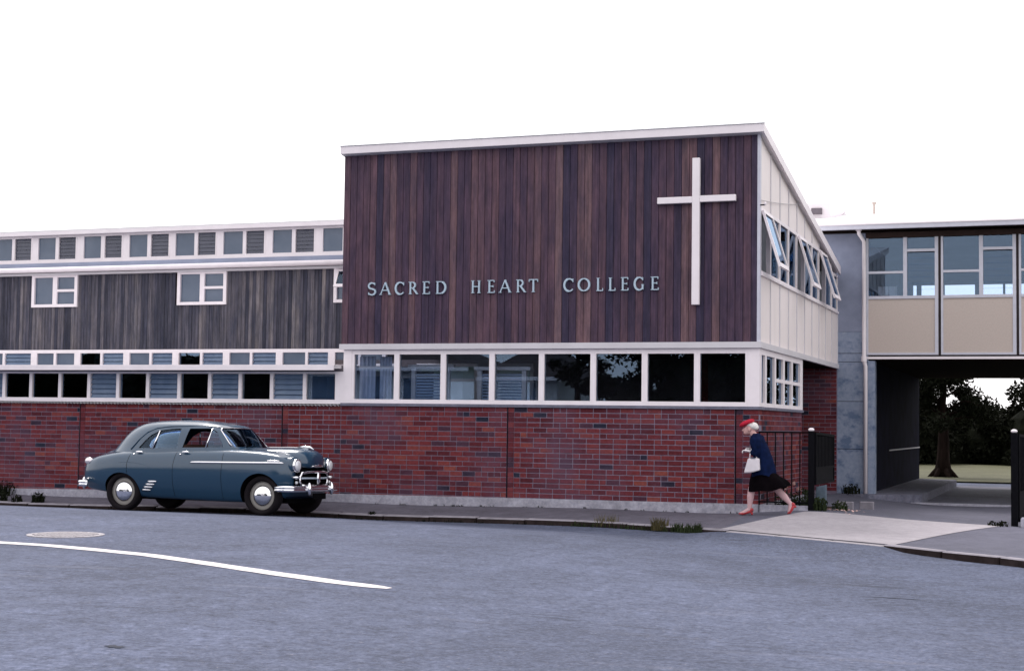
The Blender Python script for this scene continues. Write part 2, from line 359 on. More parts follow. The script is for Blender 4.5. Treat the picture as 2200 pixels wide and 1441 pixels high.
# kerb stones, one after the other along the curve; lowered at the crossing
kerb = tag(bpy.data.objects.new('kerb', None), None, kind='structure'); link(kerb, None, (0,-2.5,-.1))
x = -30.0; pts = []
while x < 9: 
    pts.append(x); dx = .92/math.sqrt(1+((Yk(x+.3)-Yk(x-.3))/.6)**2); x += dx
for a, b_ in zip(pts[:-1], pts[1:]):
    mid = (a+b_)/2; low = .26 < mid < 2.62; g = .012
    P0 = Vector((a+g, Yk(a+g), 0)); P1 = Vector((b_-g, Yk(b_-g), 0)); nrm = Vector((-(P1-P0).y, (P1-P0).x, 0)).normalized()
    j = random.uniform(-.008, .008)
    def ztop(p): return gz(p.x, p.y)-.004 if low else gz(p.x, p.y)+.012+j
    q = [P0-nrm*.02, P1-nrm*.02, P1+nrm*.12, P0+nrm*.12]
    bot = [Vector((p.x, p.y, -.5)) for p in q]; top = [Vector((p.x, p.y, ztop(p))) for p in q]
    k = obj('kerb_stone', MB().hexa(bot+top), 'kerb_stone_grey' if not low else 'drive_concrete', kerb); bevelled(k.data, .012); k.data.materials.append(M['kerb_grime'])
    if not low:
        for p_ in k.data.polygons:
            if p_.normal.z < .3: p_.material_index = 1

# concrete crossing into the yard
def patch(name, c00, c10, c11, c01, zf, mat_, parent=None, n1=14, n2=14, lift=.006, thick=.05):
    mb = MB(); vs_ = []
    for i in range(n1+1):
        for j in range(n2+1):
            u_, v_ = i/n1, j/n2
            x_ = (1-u_)*(1-v_)*c00[0]+u_*(1-v_)*c10[0]+u_*v_*c11[0]+(1-u_)*v_*c01[0]
            y_ = (1-u_)*(1-v_)*c00[1]+u_*(1-v_)*c10[1]+u_*v_*c11[1]+(1-u_)*v_*c01[1]
            vs_.append((x_, y_, zf(x_, y_)+lift))
    mb.add(vs_, [(i*(n2+1)+j, (i+1)*(n2+1)+j, (i+1)*(n2+1)+j+1, i*(n2+1)+j+1) for i in range(n1) for j in range(n2)])
    return obj(name, mb, mat_, parent, smooth=True, fix=False)
tag(patch('driveway', (-.02,-2.80), (2.60,-4.36), (3.75,-.20), (.80,-.30), gz, 'drive_concrete'), None, kind='structure')
# passage floor beyond the yard, raised walkway beside the pier, drive and lawn behind
def pz(x, y): return -.165
tag(patch('passage_floor', (.66,8.95), (14,8.95), (14,20.4), (.66,20.4), pz, 'passage_concrete', lift=0), None, kind='structure')
tag(obj('passage_threshold', MB().box(.66,14,8.80,8.96,-.4,-.135), 'plinth_concrete'), None, kind='structure')
wk = MB(); wk.prism([(.10,8.30,-.3),(.74,8.22,-.3),(1.75,8.95,-.3),(1.72,19.8,-.3),(.66,20.2,-.3),(.66,8.77,-.3),(.10,8.77,-.3)], (0,0,.325))
tag(obj('walkway_slab', wk, 'passage_concrete'), None, kind='structure')
tag(patch('back_drive', (-20,20.4), (30,20.4), (30,23.2), (-20,23.2), lambda x, y: -.165, 'road_seal', lift=0), None, kind='structure')
tag(patch('lawn', (-40,23.0), (60,23.0), (60,60), (-40,60), lambda x, y: -.13+.06*math.sin(x*.4+y*.3)*.3, 'lawn_grass', n1=40, n2=24, lift=0), None, kind='structure')

# painted line on the road (parts of the road)
LP = [(-9.6,-9.95),(-8.2,-10.02),(-6.727,-10.18),(-6.036,-10.25),(-5.27,-10.46),(-4.365,-10.75),(-3.554,-11.15),(-2.786,-11.55),(-2.214,-11.85),(-1.466,-12.18),(-.86,-12.33)]
ln = MB(); vs_ = []; pp = []
for i in range(len(LP)-1):
    for k in range(4): t = k/4; pp.append((LP[i][0]*(1-t)+LP[i+1][0]*t, LP[i][1]*(1-t)+LP[i+1][1]*t))
pp.append(LP[-1])
for i, (x, y) in enumerate(pp):
    a = pp[max(i-1,0)]; b_ = pp[min(i+1,len(pp)-1)]; tx, ty = b_[0]-a[0], b_[1]-a[1]; L_ = math.hypot(tx, ty); nx, ny = -ty/L_, tx/L_
    hw = (.105+random.uniform(-.006,.006))*(1 if i < len(pp)-2 else (.8,.4)[i-len(pp)+2])
    for s in (-1, 1): X, Y = x+nx*hw*s, y+ny*hw*s; vs_.append((X, Y, rz(X, Y)+.005))
ln.add(vs_, [(2*i, 2*i+2, 2*i+3, 2*i+1) for i in range(len(pp)-1)])
lo_ = obj('road_marking', ln, 'road_paint', road, fix=False)
lo_['label'] = 'curving white painted line on the road'
for (px_, py_, rx_, ry_, sd_) in ((-1.05,-16.15,.09,.05,2),(3.25,-10.25,.30,.025,4)):
    rs = random.Random(sd_); tm = MB(); k_ = 22
    tm.add([(px_+rx_*math.cos(t)*rs.uniform(.55,1.1), py_+ry_*math.sin(t)*rs.uniform(.4,1.2), 0) for t in np.linspace(0,2*math.pi,k_+1)[:-1]], [tuple(range(k_))])
    tm.v = [(x, y, rz(x,y)+.004) for x, y, z in tm.v]; obj('tar_stain', tm, 'tar_patch', road, fix=False)
# manhole cover
mc = thing('manhole_cover', (-6.74,-8.95,rz(-6.74,-8.95)), 'pale round manhole cover set in the road above the white line', 'manhole cover')
z0 = rz(-6.74,-8.95)
obj('rim', MB().lathe([(.46,-.03),(.46,.006),(.42,.010),(.40,.004),(.0,.002)], (-6.74,-8.95,z0+.004), (0,0,1), 36), 'manhole_light', mc)
st_mb = MB()
for i in range(-6,7):
    for j in range(-6,7):
        x, y = i*.062, j*.062
        if math.hypot(x, y) < .375: st_mb.box(-6.74+x-.022,-6.74+x+.022,-8.95+y-.022,-8.95+y+.022,z0+.004,z0+.016)
o = obj('studs', st_mb, 'manhole_light', mc); o['kind'] = 'stuff'

# ------------------------------------------------------------------ brickwork
BZ0, BC = .15, .0857
ST = (.236, .0725); HD = (.112, .0725)
def brick_mesh(L, H, D, nm):
    me = mesh_of(MB().box(-L/2, L/2, 0, D, 0, H), 'brick_red', nm); return bevelled(me, .004)
ME_ST = brick_mesh(.224, .0725, .07, 'brick_stretcher'); ME_HD = brick_mesh(.106, .0725, .07, 'brick_header')
def course(x0, x1, k):
    out = []; x = x0 + (0 if k % 2 else -.12)
    while x < x1-.02:
        head = random.random() < (.30 if k % 4 == 0 else .13)
        L = .118 if head else .236
        a, b_ = max(x, x0), min(x+L, x1)
        if x1-b_ < .055: b_ = x1
        if b_-a > .05: out.append((a, b_, L))
        if b_ == x1: break
        x += L
    return out
def brick_wall(parent, spans, k0, k1, budget, name='brick_wall', yface=0.0, xmax_first=True):
    """mortar core is the part; bricks are its pieces, the 'budget' nearest ones single, the rest joined"""
    X0 = min(s[0] for s in spans); X1 = max(s[1] for s in spans)
    core = obj(name, MB().box(X0, X1, yface+.006, yface+.22, BZ0+k0*BC-.02, BZ0+k1*BC), 'mortar', parent)
    allb = []
    for a0, a1 in spans:
        for k in range(k0, k1):
            for a, b_, L in course(a0, a1, k): allb.append((a, b_, k))
    allb.sort(key=lambda t: -t[1])
    rest = MB(); nsing = 0
    for a, b_, k in allb:
        z = BZ0+k*BC+.0065; yy = yface+random.uniform(-.003, .0015)
        L = b_-a
        if nsing < budget and (abs(L-.236) < .002 or abs(L-.118) < .002):
            inst('brick', ME_ST if L > .2 else ME_HD, ((a+b_)/2, yy, z), core); nsing += 1
        else: rest.box(a+.006, b_-.006, yy, yy+.07, z, z+.0725)
    if rest.v: obj('brickwork', rest, 'brick_red', core)['kind'] = 'stuff'
    return core
def joint(parent, X):   # movement joint: dark slot and a stack of headers set back a little
    z0, z1 = BZ0-2*BC, BZ0+18*BC
    obj('movement_joint', MB().box(X-.012, X+.014, .0035, .0055, z0, z1), 'joint_dark', parent)
    mb = MB()
    for k in range(-2, 18): mb.box(X+.014, X+.118, -.001+random.uniform(-.002,.002), .06, BZ0+k*BC+.003, BZ0+(k+1)*BC-.003)
    obj('header_stack', mb, 'brick_red', parent)['kind'] = 'stuff'

# ------------------------------------------------------------------ windows
def bar(mb, A, u, v, n_, u0, u1, v0, v1, d0, d1):   # box in a window's own axes: u along, v up, n_ outward
    P = lambda a, b_, c: Vector(A)+Vector(u)*a+Vector(v)*b_+Vector(n_)*c
    return mb.hexa([P(u0,v0,d0),P(u1,v0,d0),P(u1,v0,d1),P(u0,v0,d1),P(u0,v1,d0),P(u1,v1,d0),P(u1,v1,d1),P(u0,v1,d1)])
ZV = Vector((0,0,1))
def window(parent, A, u, n_, W, H, fl, fr_, fb, ft, fill, mat_='white_paint', dep=(-.07, .02), rails=(), gset=-.03, name='window', blades=5, gmat='window_glass', tilt=28, lmat='louvre_glass'):
    """frame (the part) with panes or louvre blades (its pieces). rails: (v, half width) cross bars"""
    u = Vector(u); n_ = Vector(n_); mb = MB()
    bar(mb, A, u, ZV, n_, 0, fl, 0, H, *dep); bar(mb, A, u, ZV, n_, W-fr_, W, 0, H, *dep)
    bar(mb, A, u, ZV, n_, fl, W-fr_, 0, fb, *dep); bar(mb, A, u, ZV, n_, fl, W-fr_, H-ft, H, *dep)
    vsplit = [fb]
    for rv, rh in rails: bar(mb, A, u, ZV, n_, fl, W-fr_, rv-rh, rv+rh, dep[0]+.004, dep[1]-.004); vsplit += [rv-rh, rv+rh]
    vsplit.append(H-ft)
    f = obj(name, mb, mat_, parent)
    fills = fill if isinstance(fill, (list, tuple)) else [fill]*(len(vsplit)//2)
    for i in range(0, len(vsplit), 2):
        v0, v1 = vsplit[i], vsplit[i+1]; k = fills[i//2]
        if k == 'pane':
            pm = MB(); bar(pm, A, u, ZV, n_, fl-.008, W-fr_+.008, v0-.008, v1+.008, gset-.004, gset); obj('pane', pm, gmat, f)
        elif k == 'louvre':
            hb = (v1-v0)/blades
            for q in range(blades):
                vm = v0+hb*(q+.5); t = R(tilt); hh = hb*.58
                ax = ZV*math.cos(t)-n_*math.sin(t); nn = n_*math.cos(t)+ZV*math.sin(t)     # top leans in
                pm = MB(); bar(pm, Vector(A)+ZV*vm+n_*gset, u, ax, nn, fl+.006, W-fr_-.006, -hh, hh, -.003, .003); obj('louvre', pm, lmat, f)
    return f

EX, EY = Vector((1,0,0)), Vector((0,1,0)); NF, NR = Vector((0,-1,0)), Vector((1,0,0))
XL, DB, D2 = -7.522, 8.77, 4.20
# ------------------------------------------------------------------ front wing
fwg = thing('front_wing', (-3.8,0,0), 'two-storey wing with dark stained vertical boards above a window strip and red brick wall', 'building')
bw = brick_wall(fwg, [(XL,-4.35),(-4.22,-.395),(-.262,-.0)], -1, 18, 300)
joint(bw, -4.34); joint(bw, -.382)
# side return of the brick wall
core = obj('side_brick_wall', MB().box(-.22,-.006,.22,D2,BZ0-3*BC,BZ0+18*BC), 'mortar', fwg)
mb = MB()
for k in range(-2,18):
    for a, b_, L in course(.0, D2, k): mb.box(-.07, random.uniform(-.0015,.003), a+.006, b_-.006, BZ0+k*BC+.0065, BZ0+k*BC+.079)
obj('brickwork', mb, 'brick_red', core)['kind'] = 'stuff'
# plinth (top edge falls a little towards the left)
def plinth(parent, x0, x1, zt0, zt1, y1=.1):
    mb = MB(); n_ = 10
    for i in range(n_):
        a, b_ = x0+(x1-x0)*i/n_, x0+(x1-x0)*(i+1)/n_; za, zb = zt0+(zt1-zt0)*i/n_, zt0+(zt1-zt0)*(i+1)/n_
        mb.hexa([(a,-.035,-.6),(b_,-.035,-.6),(b_,y1,-.6),(a,y1,-.6),(a,-.025,za),(b_,-.025,zb),(b_,y1,zb),(a,y1,za)])
    return obj('plinth', mb, 'plinth_concrete', parent)
plinth(fwg, XL, -.0, .125, .168)
obj('side_plinth', MB().box(-.1,.03,-.0,D2,-.6,.16), 'plinth_concrete', fwg)
zbt = BZ0+18*BC
sm = MB().box(XL,.035,-.035,.24,zbt,1.741); obj('sill', sm, 'sill_concrete', fwg)
obj('side_sill', MB().box(-.24,.035,.24,D2,zbt,1.739), 'sill_concrete', fwg)
# front windows
edges = [-7.315,-6.436,-5.545,-4.635,-3.73,-2.808,-1.913,-1.023,-.172]
obj('corner_post', MB().box(-7.475,-7.315,-.03,.10,1.741,2.69), 'white_paint', fwg)
obj('corner_post', MB().box(-.172,.012,-.03,.15,1.741,2.69), 'white_paint', fwg)
for a, b_ in zip(edges[:-1], edges[1:]):
    window(fwg, (a,0,1.741), EX, NF, b_-a, .949, .05, .05, .07, .085, 'pane', dep=(-.08,.022), gset=-.02)
# side windows of the ground floor
se = [.15,.545,1.40,2.235,3.07,4.0]
obj('end_post', MB().box(-.13,.012,4.0,D2,1.741,2.69), 'white_paint', fwg)
for i, (a, b_) in enumerate(zip(se[:-1], se[1:])):
    window(fwg, (-.01,a,1.741), EY, NR, b_-a, .949, .07 if i else .02, .07, .065, .10, 'pane', dep=(-.08,.02), gset=-.02, rails=((.47,.03),) if i > 1 else ())
# band between the storeys
bd = MB(); bd.box(XL-.02,.05,-.085,.02,2.692,2.79); obj('storey_band', bd, 'band_paint', fwg)
obj('side_band', MB().box(-.02,.05,.021,DB-.05,2.690,2.788), 'band_paint', fwg)
# overhanging floor and soffit
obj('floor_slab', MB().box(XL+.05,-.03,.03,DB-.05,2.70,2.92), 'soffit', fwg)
# stained boards
nB = 58; pb = (0-XL)/nB
me_b = bevelled(mesh_of(MB().box(-pb/2+.003, pb/2-.003, 0, .022, 0, 6.22-2.79), 'stained_board', 'board'), .004)
back = obj('board_backing', MB().box(XL+.01,-.02,-.028,.0,2.80,6.22), 'joint_dark', fwg)
for i in range(nB): inst('board', me_b, (XL+pb*(i+.5), -.05+random.uniform(-.002,.002), 2.79), back)
obj('left_return', MB().box(XL,XL+.03,.001,DB,2.80,5.0), 'stained_board', fwg)
# sloping roof with fascias
def zroof(y): return 6.335-(y+.15)*.1665
rfm = MB()
rfm.hexa([(XL-.02,-.15,zroof(-.15)-.14),(.06,-.15,zroof(-.15)-.14),(.06,8.55,zroof(8.55)-.14),(XL-.02,8.55,zroof(8.55)-.14),
          (XL-.02,-.15,zroof(-.15)-.006),(.06,-.15,zroof(-.15)-.006),(.06,8.55,zroof(8.55)-.006),(XL-.02,8.55,zroof(8.55)-.006)])
rof = obj('roof', rfm, 'roof_sheet', fwg)
obj('front_fascia', MB().box(XL-.025,.10,-.185,-.151,6.20,6.335), 'white_paint', rof)
obj('fascia_flashing', MB().box(XL-.03,.11,-.20,-.15,6.335,6.347), 'galvanised', rof)
sf = MB(); sf.hexa([(.061,-.15,zroof(-.15)-.15),(.10,-.15,zroof(-.15)-.15),(.10,8.58,zroof(8.58)-.17),(.061,8.58,zroof(8.58)-.17),
                    (.061,-.15,zroof(-.15)+.006),(.10,-.15,zroof(-.15)+.006),(.10,8.58,zroof(8.58)+.006),(.061,8.58,zroof(8.58)+.006)])
obj('side_fascia', sf, 'white_paint', rof)
# pale side wall in sheets with cover battens
ys = [.05]+[.05+.872*k for k in range(1,11)]
obj('corner_board', MB().box(-.03,.016,-.05,.05,2.79,6.19), 'grey_frame', fwg)
for i in range(10):
    a, b_ = ys[i], ys[i+1]
    obj('wall_sheet', MB().box(-.03,.0,a,b_,2.79,3.90), 'pale_paint', fwg)
    za, zb = zroof(a)-.12, zroof(b_)-.12
    if zb > 5.05:
        p = [(-.03,a,5.0),(-.03,b_,5.0),(-.03,b_,zb),(-.03,a,za)]; obj('wall_sheet', MB().prism(p, (.03,0,0)), 'pale_paint', fwg)
    obj('batten', MB().box(.0,.018,b_-.017,b_+.017,2.79,3.90), 'band_paint', fwg)  # batten colour greyed to stand for the shadow side of each batten
    if zb > 5.05: obj('batten', MB().box(.0,.018,b_-.017,b_+.017,5.0,zb+.01), 'band_paint', fwg)
obj('wall_sill', MB().box(-.03,.04,.05,8.75,3.88,3.925), 'white_paint', fwg)
for i in range(10):
    a, b_ = ys[i], ys[i+1]; H = min(1.08, zroof(b_)-.13-3.925)
    opened = i in (0, 4, 7)
    wd = window(fwg, (0,a,3.925), EY, NR, b_-a, H, .045, .045, .04, .06, 'none' if opened else 'pane', dep=(-.06,.012), gset=-.02)
    if opened:    # awning sash, hinged at its head and pushed out
        th = R(17); Hs = H-.10; A = Vector((.03,a+.03,3.925+H-.05)); dn = Vector((math.sin(th),0,-math.cos(th))); nn = Vector((math.cos(th),0,math.sin(th)))
        Wd = b_-a-.06; mb = MB()
        bar(mb, A, EY, dn, nn, 0, .055, 0, Hs, -.02, .02); bar(mb, A, EY, dn, nn, Wd-.055, Wd, 0, Hs, -.02, .02)
        bar(mb, A, EY, dn, nn, .055, Wd-.055, 0, .06, -.02, .02); bar(mb, A, EY, dn, nn, .055, Wd-.055, Hs-.08, Hs, -.02, .02)
        s_o = obj('open_sash', mb, 'white_paint', wd)
        pm = MB(); bar(pm, A, EY, dn, nn, .05, Wd-.05, .055, Hs-.075, -.004, .0); obj('sash_pane', pm, 'window_glass', wd)
for a, b_ in ((.06,2.6),(2.75,4.4),(4.6,6.9),(7.1,8.6)):
    q = [(-.16+.018*math.sin(k*1.7), a+(b_-a)*k/30) for k in range(31)]
    obj('curtain', MB().prism([(x, y, 3.86) for x, y in q]+[(x-.01, y, 3.86) for x, y in q[::-1]], (0,0,min(1.16, zroof(b_)-.2-3.86))), 'curtain_pale', fwg)
# insides that keep the rooms closed and dim
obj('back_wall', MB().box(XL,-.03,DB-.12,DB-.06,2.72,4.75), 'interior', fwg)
rw = MB(); holes = [(-9.2,-8.35),(-7.9,-6.55),(-6.2,-5.35)]
rw.box(XL-2.4,-.25,D2+.001,D2+.08,.0,1.5); rw.box(XL-2.4,-.25,D2+.001,D2+.08,2.62,2.7); px_ = XL-2.4
for a, b_ in holes: rw.box(px_,a,D2+.001,D2+.08,1.5,2.62); px_ = b_
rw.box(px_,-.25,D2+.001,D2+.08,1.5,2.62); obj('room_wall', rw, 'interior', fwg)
for a, b_ in holes: window(fwg, (a,D2,1.5), EX, NF, b_-a, 1.12, .07, .07, .05, .06, 'pane', dep=(-.05,.02), gset=-.03, name='inner_window', gmat='frosted', rails=((.78,.03),))
obj('room_floor', MB().box(XL-2.4,-.25,.25,D2,.3,.4), 'interior', fwg)
obj('room_partition', MB().box(XL-2.46,XL-2.4,.25,D2,.4,2.34), 'interior', fwg)
# roller blinds / papers glimpsed through the first panes
for a, b_ in ((-7.30,-6.98),(-6.90,-6.66)):
    q = [(a+(b_-a)*k/12, .28+.022*math.sin(k*1.9)) for k in range(13)]
    obj('curtain', MB().prism([(x, y, 1.72) for x, y in q]+[(x, y+.012, 1.72) for x, y in q[::-1]], (0,0,.86)), 'curtain_cloth', fwg)
obj('curtain_rail', MB().box(-7.31,-6.6,.25,.27,2.36,2.41), 'white_cloth', fwg)
for x0_, x1_, zt in ((-6.24,-5.66,2.32),(-4.97,-4.22,2.28)):
    scr = obj('inner_screen', MB().box(x0_-.08,x0_,.36,.42,1.70,zt+.05).box(x1_,x1_+.08,.36,.42,1.70,zt+.05).box(x0_-.14,x1_+.16,.34,.44,zt+.06,zt+.12), 'white_cloth', fwg)
    for k in range(11): obj('slat', MB().hexa([(x0_,.37,1.72+k*.052),(x1_,.37,1.72+k*.052),(x1_,.405,1.745+k*.052),(x0_,.405,1.745+k*.052),(x0_,.367,1.724+k*.052),(x1_,.367,1.724+k*.052),(x1_,.402,1.757+k*.052),(x0_,.402,1.757+k*.052)]), 'blind_slat', scr)
for k in range(5): obj('curtain', MB().box(-.26,-.25,.2+.8*k,.2+.8*k+.66,1.72,2.25 if k > 1 else 2.5), 'curtain_cloth', fwg)
# recessed brick wall beside the pier, in the shade of the overhang
core = obj('recess_brick_wall', MB().box(-1.9,.0,DB-.05,DB+.1,BZ0-3*BC,2.70), 'mortar', fwg)
mb = MB()
for k in range(-1,30):
    for a, b_, L in course(-1.9, .0, k): mb.box(a+.006, b_-.006, DB-.056+random.uniform(-.002,.001), DB, BZ0+k*BC+.0065, BZ0+k*BC+.079)
obj('brickwork', mb, 'brick_red', core)['kind'] = 'stuff'
core = obj('entry_brick_wall', MB().box(-1.95,-1.8,D2,DB-.05,BZ0-3*BC,2.70), 'brick_red', fwg)
obj('entry_floor', MB().box(-1.95,.0,D2,DB,-.4,.0), 'passage_concrete', fwg)
# ------------------------------------------------------------------ lettering and cross
def arc(cx, cy, rx, ry, a0, a1, n_=14): return [(cx+rx*math.cos(R(a0+(a1-a0)*i/n_)), cy+ry*math.sin(R(a0+(a1-a0)*i/n_))) for i in range(n_+1)]
# strokes in a unit box (width given, height 1): (points, width list or number)
TH, TN = .140, .085
def serif(x, y, s=.13): return ([(x-s, y), (x+s, y)], .055)
G = {}
G['S'] = (.72, [(arc(.36,.735,.28,.235,35,250,16)+arc(.36,.255,.30,.235,78,-150,18), [.09]+[.12]*4+[.15]*24+[.12]*6+[.09]), ([(.60,.98),(.60,.78)], .05), ([(.08,.02),(.08,.24)], .05)])
G['A'] = (.96, [([(.08,.03),(.48,1.0)], TN), ([(.47,1.0),(.88,.03)], TH), ([(.24,.36),(.72,.36)], .08), serif(.08,.03,.11), serif(.88,.03,.12)])
G['C'] = (.86, [(arc(.52,.5,.42,.47,42,318,24), [.08]+[.11]*5+[.165]*14+[.11]*4+[.08]), ([(.84,.98),(.84,.72)], .055)])
G['R'] = (.84, [([(.18,.03),(.18,.97)], TH), ([(.18,.96)]+arc(.34,.73,.26,.23,90,-90,12)+[(.18,.50)], [.08]*3+[.14]*9+[.08]*3), ([(.40,.50),(.78,.04)], TH), serif(.18,.03), serif(.12,.97,.10), serif(.80,.03,.10)])
G['E'] = (.66, [([(.18,.03),(.18,.97)], TH), ([(.14,.97),(.60,.97)], .075), ([(.18,.52),(.52,.52)], .075), ([(.14,.03),(.64,.03)], .075), ([(.60,.99),(.60,.82)], .06), ([(.63,.01),(.63,.19)], .06), ([(.52,.60),(.52,.44)], .05), serif(.12,.03,.09), serif(.12,.97,.09)])
G['D'] = (.96, [([(.18,.03),(.18,.97)], TH), ([(.14,.96),(.38,.96)]+arc(.44,.5,.44,.46,84,-84,18)+[(.38,.04),(.14,.04)], [.08]*4+[.165]*15+[.08]*4), serif(.12,.97,.08), serif(.12,.03,.08)])
G['H'] = (.90, [([(.18,.03),(.18,.97)], TH), ([(.74,.03),(.74,.97)], TH), ([(.18,.52),(.74,.52)], .08), serif(.18,.03), serif(.18,.97), serif(.74,.03), serif(.74,.97)])
G['T'] = (.84, [([(.42,.03),(.42,.97)], TH), ([(.06,.97),(.78,.97)], .08), ([(.07,.99),(.07,.80)], .06), ([(.77,.99),(.77,.80)], .06), serif(.42,.03)])
G['O'] = (1.0, [(arc(.5,.5,.43,.46,0,180,18), [.165]*5+[.13]*3+[.09]*3+[.13]*3+[.165]*5), (arc(.5,.5,.43,.46,180,360,18), [.165]*5+[.13]*3+[.09]*3+[.13]*3+[.165]*5)])
G['L'] = (.66, [([(.18,.03),(.18,.97)], TH), ([(.14,.03),(.62,.03)], .08), ([(.61,.01),(.61,.21)], .06), serif(.18,.97), serif(.12,.03,.09)])
G['G'] = (.90, [(arc(.52,.5,.42,.47,42,318,24), [.08]+[.11]*5+[.165]*14+[.11]*4+[.08]), ([(.82,.98),(.82,.74)], .055), ([(.82,.06),(.82,.42)], .14), serif(.82,.42,.11)])
def letter(ch, x0, x1, z0, H, parent):
    W, strokes = G[ch]; sx = (x1-x0)/W; mb = MB()
    for si, (pts_, wd) in enumerate(strokes):
        n_ = len(pts_); L, Rr = [], []
        if not isinstance(wd, (list, tuple)): wd = [wd]*n_
        wd = (list(wd)+[wd[-1]]*n_)[:n_]
        P3 = [(x0+p[0]*sx, z0+p[1]*H) for p in pts_]
        for i in range(n_):
            a, b_ = P3[max(i-1,0)], P3[min(i+1,n_-1)]; tx, ty = b_[0]-a[0], b_[1]-a[1]; l = math.hypot(tx, ty) or 1
            h = wd[i]*H*.5*.92; L.append((P3[i][0]-ty/l*h, P3[i][1]+tx/l*h)); Rr.append((P3[i][0]+ty/l*h, P3[i][1]-tx/l*h))
        yf = -.092-si*.0011; yb = -.058
        for i in range(n_-1):
            q = [L[i], L[i+1], Rr[i+1], Rr[i]]
            mb.add([(p[0],yf,p[1]) for p in q]+[(p[0],yb,p[1]) for p in q], [(0,1,2,3),(7,6,5,4),(0,4,5,1),(2,6,7,3)]+([(3,7,4,0)] if i == 0 else [])+([(1,5,6,2)] if i == n_-2 else []))
    o = obj('letter', mb, 'letter_metal', parent); o['label'] = 'letter %s' % ch; return o
LX = [-6.997,-6.836,-6.761,-6.55,-6.475,-6.295,-6.206,-6.027,-5.939,-5.797,-5.688,-5.483,-5.023,-4.836,-4.715,-4.578,-4.495,-4.282,-4.189,-4.014,-3.963,-3.781,-3.336,-3.157,-3.075,-2.856,-2.752,-2.625,-2.538,-2.408,-2.322,-2.185,-2.099,-1.926,-1.807,-1.666]
sg = thing('sign_lettering', (-4.33,-.07,3.655), 'pale blue serif capitals reading SACRED HEART COLLEGE on the dark boards', 'sign')
for i, ch in enumerate('SACREDHEARTCOLLEGE'): letter(ch, LX[2*i], LX[2*i+1], 3.658, .222, sg)
cr = thing('cross', (-1.03,-.1,3.40), 'tall white wooden cross fixed to the dark boards', 'cross')
bevelled(obj('upright', MB().box(-1.092,-.966,-.165,-.085,3.398,5.825), 'white_paint', cr).data, .006)
bevelled(obj('crossbar', MB().box(-1.685,-1.093,-.160,-.090,5.082,5.188), 'white_paint', cr).data, .006)
bevelled(obj('crossbar', MB().box(-.965,-.367,-.160,-.090,5.090,5.196), 'white_paint', cr).data, .006)
mb = MB()
for z in (3.7,5.5): mb.box(-1.06,-1.0,-.09,-.04,z,z+.04)
obj('bracket', mb, 'black_iron', cr)

# ------------------------------------------------------------------ left wing
YC, Y2 = 4.2, 5.9
lwg = thing('classroom_wing', (-15,0,-.1), 'long stepped wing with weathered grey boards and three rows of white windows', 'building')
bw = brick_wall(lwg, [(-17.5,-13.08),(-12.95,-8.715),(-8.586,XL)], -3, 18, 300, name='brick_wall')
joint(bw, -13.068); joint(bw, -8.704)
obj('far_brick_wall', MB().box(-30,-17.5,.0,.22,-.6,zbt), 'brick_red', lwg)
plinth(lwg, -20, XL, -.04, .125)
# corrugated flashing below the sills
cm = MB(); n_ = 16*14
cv = []
xs_ = np.linspace(-17.4, XL-.02, int((17.4+XL)*-1*-1/.0095) if False else 1040)
for x in xs_:
    zz = .011*math.sin(2*math.pi*x/.076); cv += [(x,-.055,1.698+zz), (x,.02,1.704+zz)]
cm.add(cv, [(2*i,2*i+2,2*i+3,2*i+1) for i in range(len(xs_)-1)])
cv2 = [(x, y, z-.006) for x, y, z in cv]; cm.add(cv2, [(2*i,2*i+1,2*i+3,2*i+2) for i in range(len(xs_)-1)])
base = len(cv); cm.f += [(2*i, base+2*i, base+2*i+2, 2*i+2) for i in range(len(xs_)-1)]
obj('corrugated_flashing', cm, 'galvanised', lwg, fix=False)
# ground floor window strip
le = [-16.83,-16.17,-15.51,-14.847,-14.214,-13.541,-12.879,-12.227,-11.567,-10.883,-10.227,-9.582,-8.929,-8.255,-7.607]
kinds = ['louvre','pane','louvre','pane','pane','pane','louvre','pane','louvre','pane','louvre','pane','louvre','pane']
for a, b_, k in zip(le[:-1], le[1:], kinds):
    window(lwg, (a,0,1.722), EX, NF, b_-a, .578, .034, .034, .075, .04, k, dep=(-.08,.02), gset=-.028, blades=5, tilt=24)
obj('end_post', MB().box(-7.607,-7.478,-.02,.08,1.722,2.30), 'white_paint', lwg)
obj('far_window_wall', MB().box(-30,-16.83,.01,.1,1.722,2.30), 'pale_paint', lwg)
obj('window_head_band', MB().box(-30,-7.48,-.0,.1,2.301,2.42), 'brown_board', lwg)
# low roof over the ground floor
obj('low_roof', MB().hexa([(-30,-.28,2.345),(-7.53,-.28,2.345),(-7.53,YC+.1,2.50),(-30,YC+.1,2.50),(-30,-.28,2.40),(-7.53,-.28,2.40),(-7.53,YC+.1,2.55),(-30,YC+.1,2.55)]), 'roof_sheet', lwg)
obj('low_fascia', MB().box(-30,-7.53,-.315,-.282,2.315,2.408), 'white_paint', lwg)
# interior
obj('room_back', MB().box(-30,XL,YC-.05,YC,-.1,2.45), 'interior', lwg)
obj('room_floor', MB().box(-30,XL,.22,YC,.2,.3), 'interior', lwg)
